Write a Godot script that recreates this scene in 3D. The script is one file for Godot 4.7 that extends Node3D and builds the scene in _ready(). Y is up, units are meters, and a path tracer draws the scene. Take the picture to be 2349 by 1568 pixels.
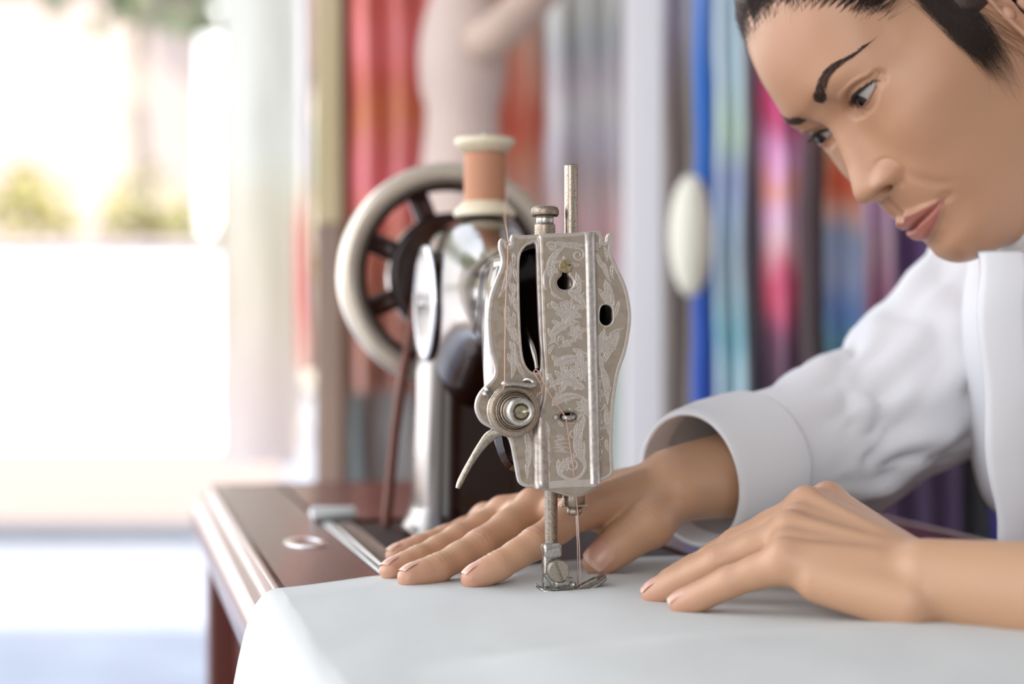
extends Node3D
# A tailor at an old treadle sewing machine in an open-fronted shop.
# Measurements: photograph pixel (2349 x 1568) + distance along the lens axis (1.0 = the needle, 0.805 m away).
const TOP := 0.75            # height of table top and machine bed
const FPX := 3915.0          # 60 mm lens on a 36 mm wide frame, in pixels
const D0 := 0.805            # lens to needle
const CAMY := 0.868
const TURN := 0.2269         # the machine and its table are turned 13 degrees
const FAST := false

var taken := {}
var mach_xf := Transform3D()
var rng := RandomNumberGenerator.new()

# pixel and distance (1.14 = the needle plane) to a world point
func P(px: float, py: float, d: float) -> Vector3:
	var dd := d / 1.14 * D0
	return Vector3((px - 1174.5) * dd / FPX, CAMY + (784.0 - py) * dd / FPX, D0 - dd)

# pixel on the table plane (h above it)
func G(px: float, py: float, h := 0.0) -> Vector3:
	var dd := (CAMY - TOP - h) * FPX / (py - 784.0)
	return Vector3((px - 1174.5) * dd / FPX, TOP + h, D0 - dd)

# pixel on a plane across the machine (machine axes, metres)
func L(px: float, py: float, zl: float) -> Vector3:
	var o := mach_xf.affine_inverse() * Vector3(0, CAMY, D0)
	var r := mach_xf.basis.inverse() * Vector3((px - 1174.5) / FPX, (784.0 - py) / FPX, -1.0)
	return o + r * ((zl - o.z) / r.z)

class MB:
	var v := PackedVector3Array()
	var uv := PackedVector2Array()
	var c := PackedColorArray()
	var ix := PackedInt32Array()

	func grid(pts: PackedVector3Array, nu: int, nv: int, close := false) -> void:
		var b := v.size()
		v.append_array(pts)
		var mu := nu if close else nu - 1
		var n := PackedInt32Array()
		n.resize(mu * (nv - 1) * 6)
		var k := 0
		for j in nv - 1:
			for i in mu:
				var i2 := i + 1 if i + 1 < nu else 0
				var p := b + j * nu + i
				var q := b + j * nu + i2
				var r := b + (j + 1) * nu + i
				var s := b + (j + 1) * nu + i2
				n[k] = p; n[k + 1] = q; n[k + 2] = r; n[k + 3] = q; n[k + 4] = s; n[k + 5] = r
				k += 6
		ix.append_array(n)

	func fan(first: int, n: int, at: Vector3, back := false) -> void:
		var m := v.size()
		v.append(at)
		for i in n:
			var a := first + i
			var b := first + (i + 1) % n
			if back:
				ix.append_array(PackedInt32Array([m, a, b]))
			else:
				ix.append_array(PackedInt32Array([m, b, a]))

	func volume() -> float:
		var s := 0.0
		for t in range(0, ix.size(), 3):
			s += v[ix[t]].dot(v[ix[t + 2]].cross(v[ix[t + 1]]))
		return s

	func outward() -> MB:
		if volume() < 0.0:
			for t in range(0, ix.size(), 3):
				var k := ix[t + 1]
				ix[t + 1] = ix[t + 2]
				ix[t + 2] = k
		return self

	func add(o: MB, xf := Transform3D()) -> MB:
		var b := v.size()
		if o.uv.size() and uv.size() < b:
			uv.resize(b)
		if o.c.size() and c.size() < b:
			while c.size() < b:
				c.append(Color.WHITE)
		v.append_array(xf * o.v)
		uv.append_array(o.uv)
		c.append_array(o.c)
		if uv.size() and uv.size() < v.size():
			uv.resize(v.size())
		while c.size() and c.size() < v.size():
			c.append(Color.WHITE)
		var n := o.ix.duplicate()
		for i in n.size():
			n[i] += b
		ix.append_array(n)
		return self

	func tint(col: Color) -> MB:
		c.resize(v.size())
		c.fill(col)
		return self

	func mesh(given_normals := PackedVector3Array()) -> ArrayMesh:
		var n := given_normals
		if n.is_empty():
			n.resize(v.size())
			for t in range(0, ix.size(), 3):
				var a := ix[t]
				var b := ix[t + 1]
				var d := ix[t + 2]
				var f := (v[d] - v[a]).cross(v[b] - v[a])
				n[a] += f
				n[b] += f
				n[d] += f
			for i in n.size():
				n[i] = n[i].normalized() if n[i].length_squared() > 0.0 else Vector3.UP
		var arr := []
		arr.resize(Mesh.ARRAY_MAX)
		arr[Mesh.ARRAY_VERTEX] = v
		arr[Mesh.ARRAY_NORMAL] = n
		if uv.size():
			uv.resize(v.size())
			arr[Mesh.ARRAY_TEX_UV] = uv
		if c.size():
			while c.size() < v.size():
				c.append(Color.WHITE)
			arr[Mesh.ARRAY_COLOR] = c
		arr[Mesh.ARRAY_INDEX] = ix
		var m := ArrayMesh.new()
		m.add_surface_from_arrays(Mesh.PRIMITIVE_TRIANGLES, arr)
		return m

# rings of equal length, joined; closed round and at both ends
func loft(rings: Array, cap := true, close := true) -> MB:
	var m := MB.new()
	var n: int = rings[0].size()
	var pts := PackedVector3Array()
	for r in rings:
		pts.append_array(r)
	m.grid(pts, n, rings.size(), close)
	if cap:
		for e in [0, rings.size() - 1]:
			var mid := Vector3.ZERO
			for p in rings[e]:
				mid += p
			m.fan(e * n, n, mid / n, e == 0)
		m.outward()
	return m

func tube(path: Array, rad, seg := 10, cap := true) -> MB:
	var rings := []
	var up := Vector3.ZERO
	for i in path.size():
		var t: Vector3 = (path[mini(i + 1, path.size() - 1)] - path[maxi(i - 1, 0)]).normalized()
		if up == Vector3.ZERO:
			up = t.cross(Vector3(0.31, 0.9, 0.29)).normalized()
		up = (up - t * up.dot(t)).normalized()
		var w := t.cross(up)
		var r: float = rad[i] if rad is Array else rad
		var ring := PackedVector3Array()
		for k in seg:
			var a := TAU * k / seg
			ring.append(path[i] + (up * cos(a) + w * sin(a)) * r)
		rings.append(ring)
	return loft(rings, cap)

# smooth curve through points
func curve(pts: Array, per := 6, closed := false) -> Array:
	var out := []
	var n := pts.size()
	for i in (n if closed else n - 1):
		var a = pts[(i - 1 + n) % n] if closed else pts[maxi(i - 1, 0)]
		var b = pts[i]
		var c = pts[(i + 1) % n]
		var d = pts[(i + 2) % n] if closed else pts[mini(i + 2, n - 1)]
		for k in per:
			var t := float(k) / per
			out.append(b + (c - a) * (0.5 * t) + (a * 2.0 - b * 5.0 + c * 4.0 - d) * (0.5 * t * t) + (b * 3.0 - a - c * 3.0 + d) * (0.5 * t * t * t))
	if not closed:
		out.append(pts[n - 1])
	return out

func lathe(prof: Array, seg := 36) -> MB:      # [radius, height] from bottom to top, round the y axis
	var rings := []
	for p in prof:
		var ring := PackedVector3Array()
		for k in seg:
			var a := TAU * k / seg
			ring.append(Vector3(cos(a) * p[0], p[1], sin(a) * p[0]))
		rings.append(ring)
	return loft(rings)

func rbox(size: Vector3, bev := 0.002) -> MB:
	var h := size / 2.0
	var rings := []
	for lay in [[-h.y, bev], [-h.y + bev, 0.0], [h.y - bev, 0.0], [h.y, bev]]:
		var ring := PackedVector3Array()
		for q in 4:
			for k in 3:
				var a := PI / 2 * (q + k / 2.0)
				var cx: float = (h.x - bev) * (1 if q in [0, 3] else -1)
				var cz: float = (h.z - bev) * (1 if q in [0, 1] else -1)
				var rr: float = bev - lay[1] * 0.999
				ring.append(Vector3(cx + cos(a) * rr, lay[0], cz + sin(a) * rr))
		rings.append(ring)
	return loft(rings)

func boxed(size: Vector3, at: Vector3, bev := 0.002) -> MB:
	return MB.new().add(rbox(size, bev), Transform3D(Basis(), at))

func inset(poly: PackedVector2Array, d: float) -> PackedVector2Array:
	var out := PackedVector2Array()
	var n := poly.size()
	for i in n:
		var e1 := (poly[i] - poly[(i - 1 + n) % n]).normalized()
		var e2 := (poly[(i + 1) % n] - poly[i]).normalized()
		var nn := (Vector2(-e1.y, e1.x) + Vector2(-e2.y, e2.x))
		var l := nn.length()
		nn = nn / maxf(l, 0.3)
		out.append(poly[i] + nn * d)
	return out

func ccw(poly: PackedVector2Array) -> PackedVector2Array:
	if Geometry2D.is_polygon_clockwise(poly):
		poly.reverse()
	return poly

# a sheet with holes: outline in the plane, front at z1 with a rounded edge, back at z0; place maps (x, y, z) to the thing's axes
func plate(outline: PackedVector2Array, holes: Array, z0: float, z1: float, bev: float, place: Callable, uvof = null) -> MB:
	var m := MB.new()
	outline = ccw(outline.duplicate())
	var pieces := [inset(outline, bev)]
	for hole in holes:
		var h := inset(ccw(hole.duplicate()), -bev)
		var mid := 0.0
		for p in h:
			mid += p.y / h.size()
		var cut := []
		for piece in pieces:
			for half in [PackedVector2Array([Vector2(-1e5, mid), Vector2(1e5, mid), Vector2(1e5, 1e5), Vector2(-1e5, 1e5)]), PackedVector2Array([Vector2(-1e5, -1e5), Vector2(1e5, -1e5), Vector2(1e5, mid), Vector2(-1e5, mid)])]:
				for part_ in Geometry2D.intersect_polygons(piece, half):
					for rest in Geometry2D.clip_polygons(part_, h):
						if not Geometry2D.is_polygon_clockwise(rest) and rest.size() > 2:
							cut.append(rest)
		pieces = cut
	for piece in pieces:
		var tri := Geometry2D.triangulate_polygon(piece)
		for side in [z1, z0]:
			var b := m.v.size()
			for p in piece:
				m.v.append(place.call(p.x, p.y, side))
				m.uv.append(uvof.call(p) if uvof != null else Vector2.ZERO)
			for t in range(0, tri.size(), 3):
				var q := PackedInt32Array([b + tri[t], b + tri[t + 1], b + tri[t + 2]])
				var f := (m.v[q[2]] - m.v[q[0]]).cross(m.v[q[1]] - m.v[q[0]])
				var want: Vector3 = place.call(0, 0, z1) - place.call(0, 0, z0)
				if (f.dot(want) < 0.0) == (side == z1):
					q = PackedInt32Array([q[0], q[2], q[1]])
				m.ix.append_array(q)
	var loops := [outline]
	for hole in holes:
		var h := ccw(hole.duplicate())
		h.reverse()
		loops.append(h)
	for loop in loops:
		var n: int = loop.size()
		var mid := inset(loop, bev * 0.3)
		var ins := inset(loop, bev)
		var sgn := -1.0 if z1 > z0 else 1.0
		var lay := [[loop, z0], [loop, z1 + sgn * bev], [mid, z1 + sgn * bev * 0.3], [ins, z1]]
		var pts := PackedVector3Array()
		var b0 := m.v.size()
		for l in lay:
			for p in l[0]:
				pts.append(place.call(p.x, p.y, l[1]))
				m.uv.append(uvof.call(p) if uvof != null else Vector2.ZERO)
		var save := m.uv
		m.grid(pts, n, 4, true)
		# face outwards
		var e: Vector2 = (loop[1] - loop[0]).normalized()
		var o3: Vector3 = place.call(loop[0].x + e.y, loop[0].y - e.x, z0) - place.call(loop[0].x, loop[0].y, z0)
		var f := (m.v[b0 + n] - m.v[b0]).cross(m.v[b0 + 1] - m.v[b0])
		if f.dot(o3) < 0.0:
			for t in range(m.ix.size() - n * 18, m.ix.size(), 3):
				var k := m.ix[t + 1]
				m.ix[t + 1] = m.ix[t + 2]
				m.ix[t + 2] = k
		m.uv = save
	return m

func v2(flat: Array) -> PackedVector2Array:
	var out := PackedVector2Array()
	for i in range(0, flat.size(), 2):
		out.append(Vector2(flat[i], flat[i + 1]))
	return out

func smooth2(flat: Array, per := 4) -> PackedVector2Array:
	var out := PackedVector2Array()
	for p in curve(Array(v2(flat)), per, true):
		out.append(p)
	return out

func disc2(cx: float, cy: float, rx: float, ry: float, n := 20) -> PackedVector2Array:
	var out := PackedVector2Array()
	for k in n:
		out.append(Vector2(cx + cos(TAU * k / n) * rx, cy + sin(TAU * k / n) * ry))
	return out

func numbered(called: String) -> String:
	taken[called] = taken.get(called, 0) + 1
	return called if taken[called] == 1 else "%s_%03d" % [called, taken[called] - 1]

func tag(o: Node3D, label: String, category: String, group := "", kind := "") -> Node3D:
	o.set_meta("label", label)
	o.set_meta("category", category)
	if group:
		o.set_meta("group", group)
	if kind:
		o.set_meta("kind", kind)
	return o

func thing(called: String, label: String, category: String, xf := Transform3D(), group := "") -> Node3D:
	var o := Node3D.new()
	o.name = numbered(called)
	add_child(o)
	o.transform = xf
	return tag(o, label, category, group)

func part(called: String, mb, m: Material, parent: Node = null, xf := Transform3D(), label := "") -> MeshInstance3D:
	var o := MeshInstance3D.new()
	o.mesh = mb.mesh() if mb is MB else mb
	o.material_override = m
	if parent:
		o.name = called
		parent.add_child(o, true)
	else:
		o.name = numbered(called)
		add_child(o)
	o.transform = xf
	if label:
		o.set_meta("label", label)
	return o

func struct(called: String, mb, m: Material, label := "", category := "") -> MeshInstance3D:
	var o := part(called, mb, m)
	o.set_meta("kind", "structure")
	if label:
		o.set_meta("label", label)
		o.set_meta("category", category)
	return o

func mat(col: Color, rough := 0.6, metal := 0.0) -> StandardMaterial3D:
	var m := StandardMaterial3D.new()
	m.albedo_color = col
	m.roughness = rough
	m.metallic = metal
	return m

func coloured(rough := 0.7) -> StandardMaterial3D:
	var m := mat(Color.WHITE, rough)
	m.vertex_color_use_as_albedo = true
	return m

func noise_tex(freq: float, ramp: Array, seed_ := 1, oct := 4, size := 512, normal := 0.0) -> NoiseTexture2D:
	var n := FastNoiseLite.new()
	n.noise_type = FastNoiseLite.TYPE_SIMPLEX_SMOOTH
	n.frequency = freq
	n.fractal_octaves = oct
	n.seed = seed_
	var t := NoiseTexture2D.new()
	t.width = size
	t.height = size
	t.seamless = true
	t.noise = n
	if normal > 0.0:
		t.as_normal_map = true
		t.bump_strength = normal
	if ramp.size():
		var g := Gradient.new()
		var off := PackedFloat32Array()
		var cols := PackedColorArray()
		for k in ramp.size():
			off.append(float(k) / (ramp.size() - 1))
			cols.append(ramp[k])
		g.offsets = off
		g.colors = cols
		t.color_ramp = g
	return t

func tri(m: StandardMaterial3D, scale: Vector3, world := false) -> StandardMaterial3D:
	m.uv1_triplanar = true
	m.uv1_world_triplanar = world
	m.uv1_scale = scale
	return m

func lin(r: int, g: int, b: int) -> Color:      # sRGB bytes to a linear vertex colour
	return Color8(r, g, b).srgb_to_linear()

func gs(x: float, s: float) -> float:
	return exp(-x * x / (s * s))

func sst(a: float, b: float, x: float) -> float:
	var t := clampf((x - a) / (b - a), 0.0, 1.0)
	return t * t * (3.0 - 2.0 * t)

func table1(t: Array, x: float) -> float:      # [[x, y], ...] smooth through the points
	if x <= t[0][0]:
		return t[0][1]
	for i in t.size() - 1:
		if x <= t[i + 1][0]:
			var x0: float = t[i][0]
			var x1: float = t[i + 1][0]
			var y0: float = t[i][1]
			var y1: float = t[i + 1][1]
			var m0: float = (y1 - t[i - 1][1]) / (x1 - t[i - 1][0]) if i > 0 else (y1 - y0) / (x1 - x0)
			var m1: float = (t[i + 2][1] - y0) / (t[i + 2][0] - x0) if i + 2 < t.size() else (y1 - y0) / (x1 - x0)
			var h := x1 - x0
			var s := (x - x0) / h
			var s2 := s * s
			var s3 := s2 * s
			return y0 * (2 * s3 - 3 * s2 + 1) + m0 * h * (s3 - 2 * s2 + s) + y1 * (3 * s2 - 2 * s3) + m1 * h * (s3 - s2)
	return t[-1][1]

func _ready() -> void:
	rng.seed = 11
	# ---- camera: 60 mm lens, level, focused on the faceplate and needle
	var cam := Camera3D.new()
	cam.name = "camera"
	var lens := CameraAttributesPhysical.new()
	lens.frustum_focal_length = 60.0
	lens.frustum_focus_distance = 0.800
	lens.exposure_aperture = 4.0
	lens.frustum_near = 0.05
	lens.frustum_far = 200.0
	cam.attributes = lens
	add_child(cam)
	cam.position = Vector3(0, CAMY, D0)
	cam.fov = rad_to_deg(2.0 * atan(784.0 / FPX))
	cam.near = 0.05
	cam.far = 200.0
	cam.current = true
	# ---- sky and sun
	var env := Environment.new()
	env.background_mode = Environment.BG_SKY
	var sky := Sky.new()
	var sm := ProceduralSkyMaterial.new()
	sm.sky_top_color = Color(0.88, 0.91, 0.96)
	sm.sky_horizon_color = Color(1.0, 0.985, 0.965)
	sm.ground_horizon_color = Color(0.80, 0.79, 0.77)
	sm.ground_bottom_color = Color(0.55, 0.54, 0.53)
	sm.sky_curve = 0.25
	sky.sky_material = sm
	env.sky = sky
	env.background_energy_multiplier = SKY_E
	env.tonemap_mode = Environment.TONE_MAPPER_LINEAR
	env.tonemap_exposure = EXPOSURE
	env.sdfgi_enabled = true
	env.ssao_enabled = true
	env.ssil_enabled = true
	var we := WorldEnvironment.new()
	we.name = "world"
	we.environment = env
	add_child(we)
	var sun := DirectionalLight3D.new()
	sun.name = "sun"
	sun.light_color = Color(1.0, 0.96, 0.9)
	sun.light_energy = SUN_E
	sun.light_angular_distance = 0.6
	sun.shadow_enabled = true
	add_child(sun)
	sun.look_at_from_position(Vector3(3.0, 9.0, 7.2), Vector3(0, 0, 0))
	mach_xf = Transform3D(Basis(Vector3.UP, TURN), Vector3(0.032, TOP, 0))
	shop()
	street()
	racks()
	table()
	cloth()
	sewing_machine()
	spool_and_thread()
	person()

const SKY_E := 3.0
const SUN_E := 2.6
const EXPOSURE := 1.27

# ------------------------------------------------------------------ the shop
func shop() -> void:
	var plaster := tri(_tex(mat(Color.WHITE, 0.85), noise_tex(0.01, [Color(0.86, 0.85, 0.83), Color(0.91, 0.9, 0.88)], 41, 4, 256)), Vector3.ONE * 0.5, true)
	var tile := tri(_tex(mat(Color.WHITE, 0.35), noise_tex(0.01, [Color(0.66, 0.65, 0.64), Color(0.74, 0.73, 0.72)], 42, 4, 256)), Vector3.ONE * 0.7, true)
	struct("floor", boxed(Vector3(4.3, 0.1, 5.6), Vector3(0.95, -0.05, 0.2)), tile)
	struct("ceiling", boxed(Vector3(4.3, 0.12, 5.6), Vector3(0.95, 2.96, 0.2)), plaster)
	struct("wall_right", boxed(Vector3(0.12, 2.9, 5.6), Vector3(3.04, 1.45, 0.2)), plaster)
	struct("wall_back", boxed(Vector3(3.12, 2.9, 0.12), Vector3(1.42, 1.45, -2.56)), plaster)
	struct("wall_front", boxed(Vector3(3.2, 2.9, 0.12), Vector3(1.5, 1.45, 2.94)), plaster)
	struct("wall_left", boxed(Vector3(0.12, 2.9, 0.9), Vector3(-1.16, 1.45, 1.4)), plaster)
	struct("trim_1", boxed(Vector3(0.14, 0.32, 5.6), Vector3(-1.15, 2.74, 0.2)), plaster)
	# door post between shop and street, and the white rack post
	var jamb_at := P(757, 784, 2.75)
	var jamb := thing("door_post", "tall beige and brown wooden door post beside the bright street", "post", Transform3D(Basis(), Vector3(jamb_at.x, 0, jamb_at.z)))
	var pale := tri(_tex(mat(Color.WHITE, 0.6), noise_tex(0.01, [Color(0.74, 0.68, 0.52), Color(0.82, 0.74, 0.6)], 43, 4, 256)), Vector3(6, 0.8, 6))
	var brown := tri(_tex(mat(Color.WHITE, 0.5), noise_tex(0.01, [Color(0.30, 0.19, 0.12), Color(0.42, 0.28, 0.18)], 44, 4, 256)), Vector3(6, 0.8, 6))
	part("upper_panel", boxed(Vector3(0.030, 1.90, 0.05), Vector3(0.0, 1.95, 0), 0.003), pale, jamb)
	part("lower_panel", boxed(Vector3(0.032, 1.0, 0.052), Vector3(0.001, 0.5, 0), 0.003), tri(_tex(mat(Color.WHITE, 0.5), noise_tex(0.01, [Color(0.52, 0.43, 0.38), Color(0.62, 0.52, 0.46)], 45, 4, 256)), Vector3(6, 0.8, 6)), jamb)
	part("edge_bead", boxed(Vector3(0.006, 2.9, 0.056), Vector3(0.0175, 1.45, 0), 0.002), brown, jamb)
	var post_at := P(1475, 784, 2.7)
	var post := thing("rack_post", "white square post standing between the printed fabric and the grey curtain", "post", Transform3D(Basis(), Vector3(post_at.x, 0, post_at.z)))
	part("shaft", boxed(Vector3(0.0415, 2.86, 0.04), Vector3(0, 1.45, 0), 0.003), mat(Color(0.93, 0.92, 0.93), 0.4), post)
	part("foot_plate", boxed(Vector3(0.09, 0.02, 0.09), Vector3(0, 0.01, 0), 0.003), mat(Color(0.8, 0.8, 0.8), 0.4), post)

# ------------------------------------------------------------------ the street
func street() -> void:
	var pave := tri(_tex(mat(Color.WHITE, 0.8), noise_tex(0.02, [Color(0.45, 0.47, 0.52), Color(0.53, 0.55, 0.59)], 51, 4, 512)), Vector3.ONE * 0.25, true)
	var g := struct("pavement", boxed(Vector3(60, 0.2, 60), Vector3(-10, -0.22, -24), 0.01), pave)
	g.set_meta("label", "pale sunlit pavement outside the shop")
	# low white garden wall with a coping and a beige plinth, in front of the hedge
	var wx := P(640, 784, 12.0)
	var wall := thing("garden_wall", "low white garden wall across the street in front of the yellow green hedge", "wall", Transform3D(Basis(), Vector3(wx.x - 3.0, 0, wx.z)))
	part("wall_body", boxed(Vector3(6.0, 0.98, 0.22), Vector3(0, 0.83, 0), 0.01), mat(Color(0.93, 0.925, 0.93), 0.85), wall)
	part("coping", boxed(Vector3(6.06, 0.06, 0.30), Vector3(0, 1.345, 0), 0.015), mat(Color(0.62, 0.57, 0.57), 0.85), wall)
	part("plinth", boxed(Vector3(6.04, 0.36, 0.28), Vector3(0, 0.16, 0), 0.01), mat(Color(0.58, 0.53, 0.51), 0.85), wall)
	# hedge of yellow green shrubs, each one a mound of leaves
	for k in 5:
		var at := P([-470, -200, 70, 340, 610][k], 784, 13.8)
		var sh := thing("shrub", ["yellow green shrub at the far end of the hedge across the street", "rounded yellow shrub in the hedge across the street", "low olive shrub in the hedge across the street", "yellowish shrub in the hedge behind the end of the garden wall", "pale green shrub ending the hedge near the shop front"][k], "shrub", Transform3D(Basis(), Vector3(at.x, 0, at.z)), "shrubs across the street")
		part("foliage", leaves(Vector3(0, 1.40 - 0.05 * (k % 2), 0), Vector3(0.31, 0.52, 0.28), 420, 0.055, 60 + k), tri(_tex(_back(mat(Color.WHITE, 0.7)), noise_tex(0.02, [Color(0.52, 0.50, 0.27), Color(0.60, 0.57, 0.34), Color(0.48, 0.53, 0.32)], 61 + k, 3, 128)), Vector3.ONE * 0.8), sh)
		part("stem", tube([Vector3(0, 0, 0), Vector3(0.03, 0.6, 0.02), Vector3(-0.02, 1.2, 0)], [0.05, 0.04, 0.025], 8), mat(Color(0.35, 0.27, 0.2), 0.8), sh)
	for k in 3:
		var at := P([330, 660, -560][k], 784, [24.0, 19.0, 26.0][k])
		var tr := thing("tree", ["light green tree standing behind the hedge", "leafy green tree seen past the beige door post", "thin green tree beside the pink house"][k], "tree", Transform3D(Basis(), Vector3(at.x, 0, at.z)), "trees across the street")
		part("crown", leaves(Vector3(0, 5.6, 0), Vector3(1.8, 1.7, 1.4), 600, 0.26, 80 + k), tri(_tex(_back(mat(Color.WHITE, 0.7)), noise_tex(0.02, [Color(0.52, 0.57, 0.42), Color(0.62, 0.65, 0.53)], 71 + k, 3, 128)), Vector3.ONE * 0.5), tr)
		part("trunk", tube([Vector3(0, 0, 0), Vector3(0.05, 1.6, 0.02), Vector3(-0.05, 3.2, 0), Vector3(0, 5.4, 0)], [0.13, 0.10, 0.08, 0.05], 10), mat(Color(0.62, 0.57, 0.52), 0.8), tr)
	# houses at the end of the street
	for k in 2:
		var at := P([-180, 1010][k], 784, [34.0, 46.0][k])
		var h := thing("house", ["pale pink rendered house with a brown roof across the street", "cream house with green shutters at the end of the street"][k], "house", Transform3D(Basis(), Vector3(at.x, 0, at.z)))
		var w := 6.4
		part("wall", boxed(Vector3(w, 6.2, 4.0), Vector3(0, 3.1, -2.0), 0.02), mat([Color(0.66, 0.60, 0.575), Color(0.7, 0.69, 0.65)][k], 0.85), h)
		part("roof", plate(v2([-w / 2 - 0.4, 6.1, w / 2 + 0.4, 6.1, w / 2 - 0.8, 7.6, -w / 2 + 0.8, 7.6]), [], -4.3, 0.35, 0.05, func(x: float, y: float, z: float) -> Vector3: return Vector3(x, y, z)), mat(Color(0.60, 0.50, 0.47), 0.8), h)
		for i in 3:
			for j in 2:
				var fr := part("window", boxed(Vector3(1.0, 1.3, 0.08), Vector3(-2.0 + i * 2.0, 1.7 + j * 2.7, 0.02), 0.02), mat([Color(0.72, 0.70, 0.68), Color(0.55, 0.62, 0.57)][k], 0.6), h)
				part("pane", boxed(Vector3(0.8, 1.1, 0.03), Vector3(-2.0 + i * 2.0, 1.7 + j * 2.7, 0.065), 0.01), mat(Color(0.55, 0.58, 0.60), 0.3), fr)

func _back(m: StandardMaterial3D) -> StandardMaterial3D:
	m.backlight_enabled = true
	m.backlight = Color(0.25, 0.26, 0.15)
	return m

func leaves(mid: Vector3, r: Vector3, n: int, size: float, seed_: int) -> MB:
	var g := RandomNumberGenerator.new()
	g.seed = seed_
	var m := MB.new()
	for i in n:
		var d := Vector3(g.randfn(), g.randfn(), g.randfn()).normalized() * pow(g.randf(), 0.4)
		var p := mid + d * r
		var b := Basis(Vector3(g.randfn(), g.randfn(), g.randfn()).normalized(), g.randf() * TAU)
		var s := size * g.randf_range(0.7, 1.4)
		var k := m.v.size()
		for q in [Vector3(-s, 0, 0), Vector3(0, 0.12 * s, -s * 0.5), Vector3(s, 0, 0), Vector3(0, 0.12 * s, s * 0.5)]:
			m.v.append(p + b * q)
		m.ix.append_array(PackedInt32Array([k, k + 1, k + 2, k, k + 2, k + 3]))
	return m

# ------------------------------------------------------------------ hanging fabrics behind the tailor
# a length of cloth with folds, printed with bands of colour: stops = [[pixel row, Color], ...]
func hanging(label: String, x0: float, x1: float, ytop: float, ybot: float, d: float, stops: Array, folds := 2.0, amp := 0.010, seed_ := 1, group := "fabrics hanging behind the tailor", called := "hanging_fabric", cat := "fabric", jit := 26.0, lean := 0.0) -> void:
	var pale := 0.16 if x1 < 1300.0 else 0.05
	var a := P(x0, ytop, d)
	var b := P(x1, ybot, d)
	var n := FastNoiseLite.new()
	n.seed = seed_
	n.frequency = 1.0
	var nu := 25
	var nv := 61
	var m := MB.new()
	var w := b.x - a.x
	for side in 2:
		var pts := PackedVector3Array()
		for j in nv:
			var t := float(j) / (nv - 1)
			var y := lerpf(a.y, b.y, t)
			for i in nu:
				var s := float(i) / (nu - 1)
				var ww := 1.0 + 0.12 * n.get_noise_2d(y * 3.0, seed_ * 7.0)
				var ph := n.get_noise_2d(y * 1.3, 5.0) * 1.2
				var z := amp * sin(TAU * folds * s + ph + seed_) + amp * 0.5 * n.get_noise_2d(s * 4.0, y * 2.5)
				pts.append(Vector3(a.x + w * (0.5 + (s - 0.5) * ww) + lean * (t - 0.5) + 0.004 * n.get_noise_2d(y * 4.0, 31.0), y, a.z + z + (0.0014 if side == 0 else -0.0014)))
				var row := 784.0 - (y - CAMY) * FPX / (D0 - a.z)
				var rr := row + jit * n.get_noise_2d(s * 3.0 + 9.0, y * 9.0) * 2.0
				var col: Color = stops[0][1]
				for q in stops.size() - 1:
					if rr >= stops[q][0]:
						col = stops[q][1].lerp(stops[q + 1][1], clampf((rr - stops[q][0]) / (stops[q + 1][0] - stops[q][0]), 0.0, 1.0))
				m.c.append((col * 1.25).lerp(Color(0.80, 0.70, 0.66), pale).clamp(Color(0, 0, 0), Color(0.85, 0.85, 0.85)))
		var save := m.c
		m.grid(pts, nu, nv)
		m.c = save
	# close the rim
	for j in nv - 1:
		for i in [0, nu - 1]:
			var p: int = j * nu + i
			var q: int = p + nu * nv
			m.ix.append_array(PackedInt32Array([p, q, p + nu, q, q + nu, p + nu]))
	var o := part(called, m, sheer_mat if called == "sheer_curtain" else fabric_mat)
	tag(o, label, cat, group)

var fabric_mat: StandardMaterial3D
var sheer_mat: StandardMaterial3D

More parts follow.
